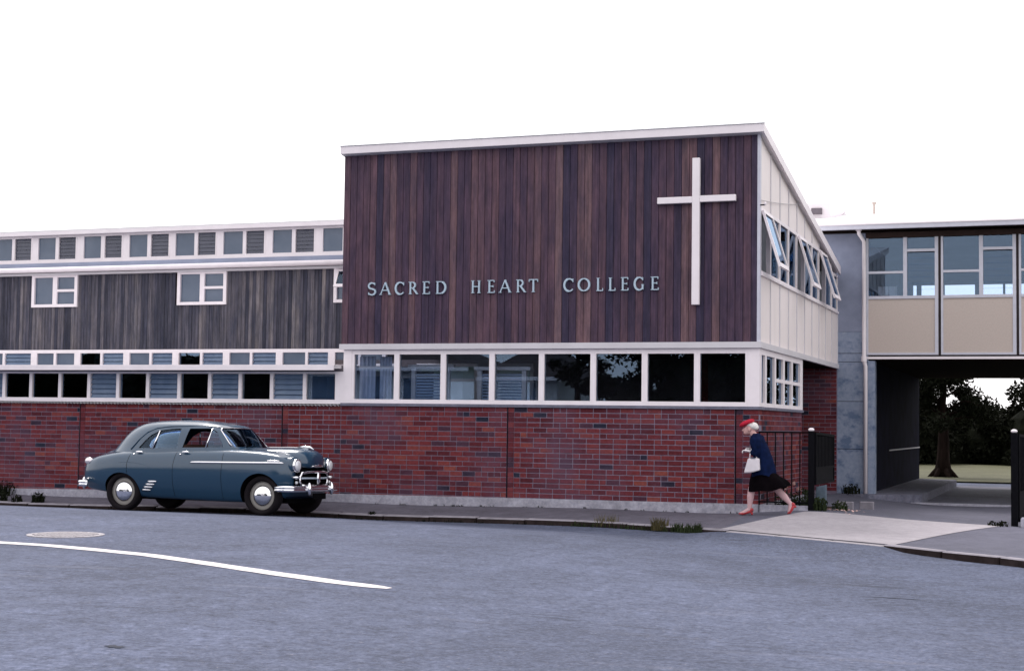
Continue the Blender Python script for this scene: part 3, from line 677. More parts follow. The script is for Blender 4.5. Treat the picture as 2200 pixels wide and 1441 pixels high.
# middle strip of windows under the upper storey
mid = [-19.45,-18.83,-18.217,-17.387,-16.818,-16.213,-15.572,-14.918,-14.294,-13.657,-13.008,-12.388,-11.776,-11.094,-10.441,-9.853,-9.2,-8.6]
mk = ['pane','pane','louvre','pane','pane','pane','louvre','pane','louvre','pane','louvre','pane','louvre','pane','louvre','pane','pane']
for i, (a, b_) in enumerate(zip(mid[:-1], mid[1:])):
    wl_ = .08 if i % 2 else .03; wr = .03 if i % 2 else .08
    window(lwg, (a,YC,2.50), EX, NF, b_-a, .435, wl_, wr, .10, .075, mk[i], dep=(-.06,.03), gset=-.02, blades=3, tilt=22, gmat='window_glass' if i in (5,9,12) else 'pane_obscure')
obj('strip_wall', MB().box(-30,-19.45,YC-.03,YC+.1,2.5,2.93), 'pale_paint', lwg)
# weathered boards of the upper storey, cut round the windows
uw = [(-17.493,-16.261),(-13.651,-12.419),(-9.83,-8.6)]
pb2 = .0876; nb2 = int((20.2-8.4)/pb2)
up_back = obj('board_backing', MB().box(-30,-7.6,YC+.02,YC+.1,2.935,4.72), 'joint_dark', lwg)
me_full = bevelled(mesh_of(MB().box(-pb2/2+.002,pb2/2-.002,0,.02,0,4.66-2.935), 'grey_board', 'long_board'), .003)
me_low = bevelled(mesh_of(MB().box(-pb2/2+.002,pb2/2-.002,0,.02,0,3.915-2.935), 'grey_board', 'short_board'), .003)
for i in range(nb2):
    x = -20.2+pb2*(i+.5); under = any(a-.03 < x < b_+.03 for a, b_ in uw)
    inst('board', me_low if under else me_full, (x, YC-.004+random.uniform(-.002,.002), 2.935), up_back)
obj('far_boards', MB().box(-30,-20.2,YC-.004,YC+.02,2.935,4.6), 'grey_board', up_back)
for a, b_ in uw:
    W = b_-a
    f = obj('window', (lambda mb: (bar(mb,(a,YC,3.905),EX,ZV,NF,0,.075,0,.72,-.06,.045), bar(mb,(a,YC,3.905),EX,ZV,NF,W-.075,W,0,.72,-.06,.045), bar(mb,(a,YC,3.905),EX,ZV,NF,.075,W-.075,0,.065,-.06,.045),
        bar(mb,(a,YC,3.905),EX,ZV,NF,.075,W-.075,.675,.72,-.06,.045), bar(mb,(a,YC,3.905),EX,ZV,NF,.57,.685,.065,.675,-.055,.04), bar(mb,(a,YC,3.905),EX,ZV,NF,.685,W-.075,.345,.40,-.055,.04), mb)[-1])(MB()), 'white_paint', lwg)
    for (u0, u1, v0, v1) in ((.07,.575,.06,.68),(.68,W-.07,.06,.35),(.68,W-.07,.395,.68)):
        pm = MB(); bar(pm, (a,YC,3.905), EX, ZV, NF, u0, u1, v0, v1, -.012, -.008); obj('pane', pm, 'pane_obscure', f)
    if a > -10:   # pushed-out sash half hidden by the front wing
        th = R(25); A = Vector((a+.09,YC-.05,4.60)); dn = Vector((0,-math.sin(th),-math.cos(th))); nn = Vector((0,-math.cos(th),math.sin(th))); mb = MB()
        bar(mb, A, EX, dn, nn, 0, .05, 0, .42, -.02, .02); bar(mb, A, EX, dn, nn, .45, .5, 0, .42, -.02, .02); bar(mb, A, EX, dn, nn, .05, .45, 0, .05, -.02, .02); bar(mb, A, EX, dn, nn, .05, .45, .36, .42, -.02, .02)
        obj('open_sash', mb, 'white_paint', f); pm = MB(); bar(pm, A, EX, dn, nn, .05, .45, .05, .36, -.003, .003); obj('sash_pane', pm, 'window_glass', f)
# eaves: soffit strip, gutter, painted shadow band
obj('eaves_board', MB().box(-30,-7.6,YC-.12,YC+.12,4.625,4.675), 'band_paint', lwg)
obj('gutter', MB().rings([[(x, YC-.20+.058*math.cos(t), 4.735+.058*math.sin(t)) for t in np.linspace(0, 2*math.pi, 13)[:-1]] for x in (-30,-7.6)]), 'white_paint', lwg, smooth=True)
obj('low_roof_upper', MB().hexa([(-30,YC-.1,4.80),(-7.6,YC-.1,4.80),(-7.6,Y2+.1,4.98),(-30,Y2+.1,4.98),(-30,YC-.1,4.86),(-7.6,YC-.1,4.86),(-7.6,Y2+.1,5.06),(-30,Y2+.1,5.06)]), 'galvanised', lwg)
obj('shadow_band', MB().box(-30,-7.6,YC-.15,YC-.10,4.79,4.895), 'shadow_band_grey', lwg)  # grey strip stands in for the shadow band above the gutter
# top clerestory
cz0, cz1 = 4.96, 5.84
pit = 1.28
x = -19.72; 
x1_ = -19.45+.0
starts = [-20.55+pit*k for k in range(0,10)]
SH = -.145
k0_ = -19.286*(1)  # first whole pair measured on the photograph, moved to this wall's plane
def toY2(X): return 4.768+(X-4.768)*.9745
pairs = [(-20.55,-20.074,-19.991,-19.502),(-19.286,-18.774,-18.679,-18.183),(-17.948,-17.449,-17.342,-16.858),(-16.638,-16.128,-16.028,-15.533),(-15.341,-14.821,-14.729,-14.246),(-14.032,-13.508,-13.422,-12.942),(-12.717,-12.21,-12.118,-11.637),(-11.409,-10.9,-10.80,-10.31),(-10.1,-9.6,-9.5,-9.0)]
wz0, wz1 = 5.205, 5.73
cb = MB(); cb.box(-30,-7.6,Y2-.02,Y2+.1,4.96,wz0-.045); obj('clerestory_apron', cb, 'white_paint', lwg)
prev = -30
for p in pairs:
    q = [toY2(v) for v in p]
    obj('clerestory_pier', MB().box(prev, q[0]-.03, Y2-.012, Y2+.1, wz0-.045, wz1+.05), 'white_paint', lwg)
    mid_ = (q[1]+q[2])/2
    window(lwg, (q[0]-.03,Y2,wz0-.045), EX, NF, mid_-q[0]+.03, wz1-wz0+.095, .03, mid_-q[1], .045, .05, 'pane', dep=(-.06,.02), gset=-.02, gmat='pane_obscure')
    window(lwg, (mid_,Y2,wz0-.045), EX, NF, q[3]+.03-mid_, wz1-wz0+.095, q[2]-mid_, .03, .045, .05, 'louvre', dep=(-.06,.02), gset=-.025, blades=6, tilt=11, lmat='louvre_dark')
    prev = q[3]+.03
obj('clerestory_pier', MB().box(prev, -7.6, Y2-.012, Y2+.1, wz0-.045, wz1+.05), 'white_paint', lwg)
obj('top_fascia', MB().box(-30,-7.6,Y2-.14,Y2+.05,wz1+.051,5.86), 'white_paint', lwg)
obj('top_roof', MB().hexa([(-30,Y2-.12,5.84),(-7.6,Y2-.12,5.84),(-7.6,Y2+6,5.5),(-30,Y2+6,5.5),(-30,Y2-.12,5.90),(-7.6,Y2-.12,5.90),(-7.6,Y2+6,5.56),(-30,Y2+6,5.56)]), 'roof_sheet', lwg)
obj('upper_back', MB().box(-30,-7.6,Y2+5.6,Y2+5.7,2.5,5.5), 'interior', lwg)
obj('upper_floor', MB().box(-30,-7.6,YC+.1,Y2+5.6,2.56,2.62), 'interior', lwg)
obj('mid_back', MB().box(-30,-7.6,YC+2,YC+2.1,2.62,4.9), 'interior', lwg)

# ------------------------------------------------------------------ bridge block over the gateway
bdg = thing('bridge_block', (2,DB,0), 'upper-storey block on a concrete pier bridging the gateway, beige panels below its windows', 'building')
YB = 20.4
# pier: lifts of shuttered concrete with rendered upper part
lifts = [-.3,.97,1.991,2.844,3.025,3.498]
for a, b_ in zip(lifts[:-1], lifts[1:]): obj('concrete_lift', MB().box(.002,.655,DB,DB+.3,a+.006,b_-.006), 'stained_concrete', bdg)
obj('lift_joint', MB().box(.004,.653,DB+.008,DB+.29,-.3,3.49), 'joint_dark', bdg)
obj('render_wall', MB().box(-.6,.60,DB+.006,DB+.3,3.498,5.62), 'render_upper', bdg)
obj('pier_edge', MB().box(.655,.80,DB-.03,DB+.25,-.2,2.86), 'stained_concrete', bdg)
# passage wall and soffit
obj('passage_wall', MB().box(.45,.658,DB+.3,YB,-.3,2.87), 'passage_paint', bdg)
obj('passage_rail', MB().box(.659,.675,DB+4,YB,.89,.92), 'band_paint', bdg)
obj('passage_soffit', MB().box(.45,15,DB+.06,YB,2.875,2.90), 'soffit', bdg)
obj('edge_beam', MB().box(.62,15,DB-.02,DB+.12,2.90,2.952), 'white_paint', bdg)
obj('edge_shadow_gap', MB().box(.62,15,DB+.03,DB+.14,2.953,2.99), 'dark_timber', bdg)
obj('floor_slab', MB().box(.3,15,DB+.15,YB,2.91,3.2), 'interior', bdg)
# downpipe with its offset under the gutter
obj('downpipe', MB().tube([(.50,DB-.30,5.66),(.50,DB-.30,5.58),(.585,DB-.12,5.42),(.585,DB-.12,2.88),(.60,DB-.12,2.80),(.615,DB-.10,2.74),(.615,DB-.10,.03)], .042, 10), 'white_paint', bdg, smooth=True)
obj('pipe_socket', MB().lathe([(.058,0),(.058,.12)], (.585,DB-.12,2.84), (0,0,1), 12), 'white_paint', bdg)
obj('rainwater_head', MB().box(.44,.56,DB-.36,DB-.24,5.64,5.74), 'white_paint', bdg)
# bays: frame, panel, lights
bays = [(.618,2.117),(2.173,3.688),(3.743,5.258),(5.313,6.828),(6.883,8.4),(8.455,9.97)]
for bi, (a, b_) in enumerate(bays):
    W = b_-a; ml = .46*W if False else .775+ (.0); s1, s2 = ml, ml+.08
    fm = MB(); A = (a,DB,2.99)
    bar(fm, A, EX, ZV, NF, 0, .045, 0, 2.62, -.08, .02); bar(fm, A, EX, ZV, NF, W-.07, W, 0, 2.62, -.08, .02)
    bar(fm, A, EX, ZV, NF, .045, W-.07, 0, .045, -.08, .02); bar(fm, A, EX, ZV, NF, .045, W-.07, 1.20, 1.262, -.08, .025)
    bar(fm, A, EX, ZV, NF, s1, s2, 1.262, 2.62, -.075, .018); bar(fm, A, EX, ZV, NF, .045, s1, 1.745, 1.795, -.07, .012)
    bar(fm, A, EX, ZV, NF, s2, W-.07, 2.205, 2.262, -.07, .012); bar(fm, A, EX, ZV, NF, .045, W-.07, 2.58, 2.62, -.07, .01)
    f = obj('bay_window', fm, 'grey_frame', bdg)
    pm = MB(); bar(pm, A, EX, ZV, NF, .04, W-.065, .04, 1.205, -.06, .0); obj('panel', pm, 'beige_panel', f)
    for (u0, u1, v0, v1) in ((.04,s1+.005,1.258,1.748),(.04,s1+.005,1.79,2.585)):
        pm = MB(); bar(pm, A, EX, ZV, NF, u0, u1, v0, v1, -.034, -.03); obj('pane', pm, 'window_glass', f)
    pm = MB(); bar(pm, A, EX, ZV, NF, s2-.005, W-.065, 2.257, 2.585, -.034, -.03); obj('pane', pm, 'window_glass', f)
    nb = 7
    for q in range(nb):
        hb = (2.205-1.262)/nb; t = R(8); ax = ZV*math.cos(t)-NF*math.sin(t); nn = NF*math.cos(t)+ZV*math.sin(t)
        pm = MB(); bar(pm, Vector(A)+ZV*(1.262+hb*(q+.5))+NF*-.03, EX, ax, nn, s2+.004, W-.074, -hb*.53, hb*.53, -.003, .003); obj('louvre', pm, 'window_glass', f)
    obj('post', MB().box(b_+.001, bays[bi+1][0]-.001 if bi < 5 else b_+.05, DB+.005, DB+.09, 2.99, 5.6), 'dark_timber', bdg)
obj('window_head_band', MB().box(.62,9.97,DB-.035,DB-.021,5.505,5.625), 'eave_shade_brown', bdg)  # dark strip painted in for eave shadow and soffit reflection
# far side of the upper room, its windows seen through
far = [-.1,.60,.73,1.118,1.375,2.204,2.33,2.959,3.021,3.9,4.03,4.85,4.98,5.8,5.93,6.75,6.9,7.7,7.85,8.6,8.75,9.5]
fm = MB(); fm.box(.3,15,YB-.1,YB,2.9,4.2); fm.box(.3,15,YB-.1,YB,5.53,5.7)
for i in range(1, len(far)-1, 2): fm.box(far[i], far[i+1], YB-.1, YB, 4.2, 5.53)
fm.box(9.5,15,YB-.1,YB,4.2,5.53); obj('far_wall', fm, 'interior', bdg)
for i in range(0, len(far), 2): obj('far_pane', MB().box(far[i], far[i+1], YB-.06, YB-.055, 4.2, 5.53), 'window_glass', bdg)
obj('ceiling', MB().box(-.6,15,DB+.06,YB,5.60,5.64), 'interior', bdg)
obj('side_wall', MB().box(.3,.5,DB+.3,YB,2.9,5.6), 'interior', bdg)
obj('end_wall', MB().box(14.9,15,DB+.1,YB,-.2,5.6), 'interior', bdg)
obj('curtain', MB().prism([(.80+.05*i, DB+.6+.03*math.sin(i*2.1), 4.15) for i in range(9)]+[(1.2-.05*i, DB+.62+.03*math.sin((8-i)*2.1), 4.15) for i in range(9)], (0,0,.36)), 'white_cloth', bdg)
# roof: gutter, soffit, pitched sheeting, ridge monitor and vent pipe
obj('eaves_soffit', MB().box(-.55,15.3,DB-.33,DB+.05,5.642,5.66), 'soffit', bdg)
obj('gutter', MB().box(-.55,15.3,DB-.43,DB-.33,5.655,5.745), 'grey_frame', bdg)
obj('gutter_lip', MB().box(-.55,15.3,DB-.445,DB-.40,5.746,5.775), 'white_paint', bdg)
YR = 14.6; zr_ = 6.92
rm = MB(); rm.add([(-.55,DB-.42,5.75),(15.3,DB-.42,5.75),(15.3,YR,zr_),(-2.6,YR,zr_),(15.3,YB+.4,5.75),(-.55,YB+.4,5.75),(-5.0,DB+3.5,5.75)], [(0,1,2,3),(3,2,4,5),(0,3,6),(3,5,6),(0,6,5,4,1)])
ro = obj('roof', rm, 'roof_sheet', bdg)
mm = MB(); mm.hexa([(-1.20,11.9,6.2),(-.60,11.9,6.2),(-.60,13.6,6.6),(-1.20,13.6,6.6),(-1.22,11.85,6.76),(-.62,11.85,6.77),(-.40,13.6,6.9),(-1.2,13.6,6.9)])
mo = obj('roof_monitor', mm, 'white_paint', ro); obj('monitor_louvre', MB().box(-1.05,-.80,11.80,11.87,6.50,6.64), 'brown_board', mo)
obj('vent_pipe', MB().lathe([(.03,0),(.03,.3),(.05,.31),(.05,.36)], (.28,13,6.55), (0,0,1), 10), 'beige_panel', ro)

# ------------------------------------------------------------------ railing, gates
rl = thing('railing', (.4,0,.16), 'black iron railing between the brick corner and the left gate post', 'railing')
obj('dwarf_wall', MB().box(.036,.80,-.06,.10,-.3,.165), 'plinth_concrete', rl)
obj('top_rail', MB().box(.0,.80,-.02,.02,1.318,1.345), 'black_iron', rl)
obj('bottom_rail', MB().box(.0,.80,-.02,.02,.20,.222), 'black_iron', rl)
for x in (.0,.128,.259,.392,.523,.654): obj('baluster', MB().tube([(x+.01,0,.16),(x+.01,0,1.33)], .011, 6), 'black_iron', rl)
def gate_post(x, y, z0, z1, label, wd=.045):
    t = thing('gate_post', (x,y,z0), label, 'gate post', 'pair of black gate posts')
    bevelled(obj('post', MB().box(x-wd,x+wd,y-wd,y+wd,z0-.15,z1), 'black_iron', t).data, .006)
    obj('cap', MB().ell((x,y,z1+.025), (.05,.05,.03), 12, 7), 'white_paint', t, smooth=True)
    return t
gate_post(.845,0,.10,1.355,'black iron gate post with white cap beside the railing')
gate_post(3.93,0,-.046,1.375,'black iron gate post with white cap at the right edge of the driveway', .05)
def gate_leaf(p0, p1, z0, z1a, z1b, zpan, label, sheet_top):
    p0, p1 = Vector(p0), Vector(p1); d = (p1-p0); L = d.length; d.normalize(); nn = Vector((d.y,-d.x,0))
    t = thing('gate', (p0.x,p0.y,z0), label, 'gate', 'pair of black iron gates')
    A = (p0.x,p0.y,0)
    fm = MB(); bar(fm, A, d, ZV, nn, 0, .04, z0, z1a, -.02, .02); bar(fm, A, d, ZV, nn, L-.04, L, z0, z1b, -.02, .02)
    bar(fm, A, d, ZV, nn, .04, L-.04, z0, z0+.04, -.018, .018)
    P = lambda a, z, c: Vector(A)+d*a+ZV*z+nn*c
    fm.hexa([P(.04,z1a-.04,-.018),P(L-.04,z1b-.04,-.018),P(L-.04,z1b-.04,.018),P(.04,z1a-.04,.018),P(.04,z1a,-.018),P(L-.04,z1b,-.018),P(L-.04,z1b,.018),P(.04,z1a,.018)])
    bar(fm, A, d, ZV, nn, .04, L-.04, zpan-.04, zpan, -.018, .018)
    obj('frame', fm, 'black_iron', t)
    pm = MB(); bar(pm, A, d, ZV, nn, .04, L-.04, z0+.03, (z1b-.03) if sheet_top else zpan, -.006, .006); obj('sheet_panel', pm, 'black_iron', t)
    k = int(L/.13)
    for i in range(1, k):
        bm_ = MB(); za = z1a+(z1b-z1a)*i/k; bar(bm_, A, d, ZV, nn, i*L/k-.009, i*L/k+.009, zpan, za-.02, -.015, .015); obj('bar', bm_, 'black_iron', t)
    return t
gate_leaf((.90,.03,0), (.94,1.75,0), .50, 1.345, 1.30, .78, 'black sheeted iron gate folded back beside the shaded brick recess', True)
gate_leaf((3.985,.03,0), (4.20,1.85,0), .02, 1.36, 1.32, .48, 'black barred iron gate at the right edge with solid lower panel', False)
sb = thing('concrete_stump', (.97,.25,.12), 'short grey concrete block standing at the foot of the left gate', 'concrete block')
bevelled(obj('block', MB().hexa([(.885,.15,.0),(1.045,.15,.0),(1.045,.32,.0),(.885,.32,.0),(.895,.16,.465),(1.05,.16,.50),(1.05,.30,.50),(.895,.30,.465)]), 'stump_grey', sb).data, .008)
st2 = thing('footing_slab', (3.95,-.1,-.05), 'pale concrete footing at the base of the right gate post', 'footing')
bevelled(obj('slab', MB().box(4.02,4.9,-.12,.25,-.3,.085), 'plinth_concrete', st2).data, .01)
tag(patch('planting_bed', (.04,.11), (.80,.11), (1.02,2.2), (.04,2.2), gz, 'soil', lift=.02), None, kind='structure')
kb = thing('yard_kerb', (.7,.95,.05), 'broken low kerb stones edging the planting bed beside the left gate', 'kerb')
for (x0, x1, y0, y1, h) in ((.40,.80,.75,.86,.10),(.95,1.25,1.9,2.02,.12),(1.28,1.52,2.5,2.62,.13)):
    bevelled(obj('stone', MB().box(x0,x1,y0,y1,gz((x0+x1)/2,y0)-.1,gz((x0+x1)/2,y0)+h), 'kerb_stone_grey', kb).data, .012)

# ------------------------------------------------------------------ plants
def blades(mb, c, n_, h, spread, wd, lean=.5, rs=random):
    for _ in range(n_):
        a = rs.uniform(0, 2*math.pi); r = spread*math.sqrt(rs.random()); x, y = c[0]+r*math.cos(a), c[1]+r*math.sin(a)
        hh = h*rs.uniform(.45,1); b_ = rs.uniform(0, 2*math.pi); l = lean*hh*rs.uniform(.2,1); w_ = wd*rs.uniform(.6,1.2)
        t = Vector((-math.sin(b_), math.cos(b_), 0))*w_; dr = Vector((math.cos(b_), math.sin(b_), 0))
        p0 = Vector((x,y,c[2]-.01)); p1 = p0+dr*l*.35+ZV*hh*.6; p2 = p0+dr*l+ZV*hh
        mb.add([p0-t,p0+t,p1+t*.8,p1-t*.8,p2], [(0,1,2,3),(3,2,4)])
def leaves(mb, c, n_, rad, size, rs=random, flat=1.0):
    for _ in range(n_):
        while True:
            p = Vector((rs.uniform(-1,1), rs.uniform(-1,1), rs.uniform(-1,1)))
            if p.length < 1: break
        p = Vector((c[0]+p.x*rad[0], c[1]+p.y*rad[1], c[2]+p.z*rad[2]))
        n1 = Vector((rs.uniform(-1,1), rs.uniform(-1,1), rs.uniform(-.3,1)))
        if n1.length < .05: n1 = ZV.copy()
        n1.normalize(); a = n1.orthogonal().normalized(); b_ = n1.cross(a); ang = rs.uniform(0,6.28)
        a, b_ = a*math.cos(ang)+b_*math.sin(ang), b_*math.cos(ang)-a*math.sin(ang); s = size*rs.uniform(.6,1.3)
        mb.add([p-a*s, p+b_*s*.45+n1*s*.12, p+a*s, p-b_*s*.45+n1*s*.12], [(0,1,2,3)])
def weed(x, y, n_, h, spread, label, mat_='mid_leaf', wd=.012, grp='weeds along the pavement', leafy=0, z=None, name='weed'):
    z = gz(x,y) if z is None else z; t = thing(name, (x,y,z), label, 'plant', grp)
    mb = MB(); blades(mb, (x,y,z), n_, h, spread, wd); obj('stalks', mb, mat_, t, fix=False)['kind'] = 'stuff'
    if leafy: mb = MB(); leaves(mb, (x,y,z+h*.5), leafy, (spread,spread,h*.5), .03); obj('leaves', mb, mat_, t, fix=False)['kind'] = 'stuff'
    return t
weed(-14.75,-.16,90,.30,.30,'dark weed clump against the brick wall at the left edge','dark_leaf',.02,leafy=160)
weed(-14.15,-.82,40,.20,.09,'leftmost of the three small weeds near the kerb','dark_leaf',leafy=30)
weed(-13.78,-.88,40,.16,.10,'middle one of the three small weeds near the kerb','dark_leaf',leafy=30)
weed(-13.40,-.76,70,.22,.13,'bushiest and rightmost of the three small weeds near the kerb','dark_leaf',leafy=60)
weed(-6.35,-1.12,40,.10,.07,'tiny weed in the gutter just right of the parked car','dark_leaf',z=-.17)
weed(-1.0,-2.44,200,.22,.13,'tall dry grass tuft growing at the kerb','dry_leaf',.006,z=-.13,name='grass_tuft')
weed(-1.95,-2.02,90,.20,.20,'sparse pale grass tuft on the kerb left of the tall tuft','dry_leaf',.005,z=-.12,name='grass_tuft')
mb = MB()
for i in range(30): x = -2.5+2.2*i/29; blades(mb, (x, Yk(x)-.05, rz(x,Yk(x)-.06)), 9, .11, .05, .008)
for i in range(10): x = -.75+.05*i; blades(mb, (x, Yk(x)-.05, rz(x,Yk(x)-.06)), 18, .17, .05, .012)
tag(obj('gutter_grass', mb, 'mid_leaf', fix=False), 'low green grass fringe growing along the gutter left of the driveway', 'grass', kind='stuff')
mb = MB()
for i in range(70): x = random.uniform(-13,-2); blades(mb, (x, Yk(x)-.04, rz(x,Yk(x)-.06)), 5, .07, .05, .008)
for i in range(30): x = random.uniform(-7,.0); blades(mb, (x, -.06, gz(x,-.06)), 5, .05, .04, .007)
tag(obj('joint_grass', mb, 'dark_leaf', fix=False), 'sparse grass blades in the cracks along wall and kerb', 'grass', kind='stuff')
weed(.38,.42,40,.30,.20,'leggy weed with small pink flowers behind the railing','mid_leaf',.008,'plants beside the gateway',120)
weed(.62,.62,50,.35,.18,'leafy plant behind the railing close to the gate post','mid_leaf',.010,'plants beside the gateway',160)
weed(.98,.02,36,.22,.11,'green plant growing in front of the grey concrete block','mid_leaf',.012,'plants beside the gateway',130)
weed(1.22,.55,26,.16,.14,'low plant with fallen pink petals right of the grey block','mid_leaf',.010,'plants beside the gateway',90)
weed(.35,8.45,60,.22,.20,'dark weeds at the foot of the concrete pier','dark_leaf',.014,'plants beside the gateway',120, z=.03)
weed(3.70,-.22,60,.08,.16,'dark weeds around the base of the right gate post','dark_leaf',.010,'plants beside the gateway',40)
mb = MB()
for _ in range(60): x, y = random.gauss(1.25,.2), random.gauss(.35,.28); z = gz(x,y)+.012; s = random.uniform(.012,.028); a = random.uniform(0,6.28); mb.add([(x+s*math.cos(a+k*1.57), y+s*math.sin(a+k*1.57), z+random.uniform(0,.012)) for k in range(4)], [(0,1,2,3)])
tag(obj('fallen_petals', mb, 'petal', fix=False), 'scattered pink petals and dry leaves by the planting bed', 'litter', kind='stuff')
mb = MB()
for (cx, cz) in ((.36,.36),(.50,.42),(.58,.33),(.30,.28)):
    for _ in range(7): leaves(mb, (cx,.45,cz+gz(cx,.45)), 4, (.03,.03,.03), .02)
tag(obj('small_flowers', mb, 'petal', fix=False), 'few small pink flowers behind the railing', 'flowers', kind='stuff')

def tree(name, x, y, z, h, trunk_r, crown, label, leaf='dark_leaf', nleaf=7000, size=.11, grp='trees behind the gateway', seed=1, fork=.35):
    rs = random.Random(seed); t = thing(name, (x,y,z), label, 'tree', grp)
    mb = MB(); pts_ = [Vector((x,y,z-.1))]; rr = [trunk_r*1.7]
    for k in range(1,8):
        f = k/7; pts_.append(Vector((x+rs.uniform(-.12,.12)*h*.06, y+rs.uniform(-.1,.1)*h*.06, z+h*.8*f))); rr.append(trunk_r*(1.15-.85*f) if k > 1 else trunk_r*1.05)
    mb.tube(pts_, rr, 10)
    for k in range(12):    # root flare
        if k < 6: a = k*1.05; mb.tube([Vector((x,y,z+.45)), Vector((x+math.cos(a)*trunk_r*1.6, y+math.sin(a)*trunk_r*1.6, z+.10)), Vector((x+math.cos(a)*trunk_r*2.6, y+math.sin(a)*trunk_r*2.6, z-.08))], [trunk_r*.5, trunk_r*.42, trunk_r*.18], 6)
    tips = []
    for k in range(22):
        f = rs.uniform(fork, .95); b0 = Vector((x,y,z+h*.8*f)); a = rs.uniform(0,6.28); rl_ = crown[0]*rs.uniform(.5,1.0)*(1.15-f*.6)
        e = b0+Vector((math.cos(a)*rl_, math.sin(a)*rl_, rs.uniform(-.05,.35)*crown[1])); md = (b0+e)/2+Vector((0,0,rs.uniform(0,.3)))
        mb.tube([b0, md, e], [trunk_r*.35*(1.1-f), trunk_r*.2, .015], 6); tips += [(md+e)/2, e]
    obj('trunk', mb, 'bark', t, smooth=True)
    lm = MB(); per = nleaf//(len(tips)+10)
    for tp in tips: r_ = crown[0]*rs.uniform(.16,.34); leaves(lm, tp, per, (r_,r_,r_*.7), size, rs)
    for k in range(10): a = rs.uniform(0,6.28); q = Vector((x+math.cos(a)*crown[0]*.4, y+math.sin(a)*crown[0]*.4, z+h*rs.uniform(.6,1))); leaves(lm, q, per, (crown[0]*.35,)*2+(crown[0]*.3,), size, rs)
    obj('crown', lm, leaf, t, fix=False); return t
tree('shade_tree', .80, 27.0, -.12, 5.0, .20, (1.85,1.5), 'dark tree with flared trunk standing on the lawn beyond the passage', nleaf=15000, size=.065, seed=5, fork=.42)
def bush(name, x, y, z, rx, rz_, label, leaf='hedge_leaf', n_=4200, size=.13, grp='dark trees closing the lawn', seed=1, cat='bush'):
    rs = random.Random(seed); t = thing(name, (x,y,z), label, cat, grp)
    mb = MB(); mb.tube([(x,y,z-.1),(x,y,z+rz_*.9)], [.2,.08], 8)
    for k in range(5): a = rs.uniform(0,6.28); mb.tube([(x,y,z+rz_*.3),(x+math.cos(a)*rx*.6,y+math.sin(a)*rx*.6,z+rz_*rs.uniform(.7,1.3))], [.08,.03], 6)
    obj('trunk', mb, 'bark', t)
    lm = MB()
    for k in range(26):
        a = rs.uniform(0,6.28); r = rx*math.sqrt(rs.random())*.85; zc_ = z+rz_*rs.uniform(.15,1.75)*(1-.35*(r/rx)**2); s = rx*rs.uniform(.22,.42)
        leaves(lm, (x+math.cos(a)*r,y+math.sin(a)*r,zc_), n_//26, (s,s,s*.8), size, rs)
    # dense heart so that the mass is closed
    lm.ell((x,y,z+rz_*.62), (rx*.6,rx*.6,rz_*.62), 12, 8)
    obj('crown', lm, leaf, t, fix=False); return t
hl = ['leftmost dark bush behind the shade tree trunk','dark bush just right of the shade tree trunk','rounded dark bush in the middle of the far hedge line','dark bush right of the middle of the far hedge line','tall dark bush behind the right gate post','large dark tree mass rising at the right end of the hedge line','dark bush far right behind the gate','dark bush outermost right of the hedge line']
for i, (x, y, rx, rzz) in enumerate([(-2.2,46,2.2,1.9),(-.6,49,1.8,1.6),(.9,48,1.7,1.55),(2.0,50,2.0,1.75),(3.2,47,2.2,2.1),(4.6,52,2.6,2.6),(7.5,50,3,2.3),(11,50,3,2.3)]):
    bush('hedge_bush', x, y, -.15, rx, rzz, hl[i], seed=30+i)
hb = MB().rings([[(x, 48.5+.6*math.sin(x*1.7)+dy, z) for dy, z in ((-1.6,-.2),(-1.5,.9),(-.6,1.4+.15*math.sin(x*3)),(.8,1.3),(1.5,-.2))] for x in np.linspace(-14,16,60)], closed=True)
hg = thing('hedge', (0,48.5,-.15), 'low dark hedge running along the far side of the lawn', 'hedge')
obj('core', hb, 'hedge_leaf', hg); hb = MB()
for i in range(260): leaves(hb, (random.uniform(-8,12), 47.2+random.uniform(-.5,.6), random.uniform(0,1.6)), 34, (.4,.3,.35), .09)
obj('foliage', hb, 'hedge_leaf', hg, fix=False)

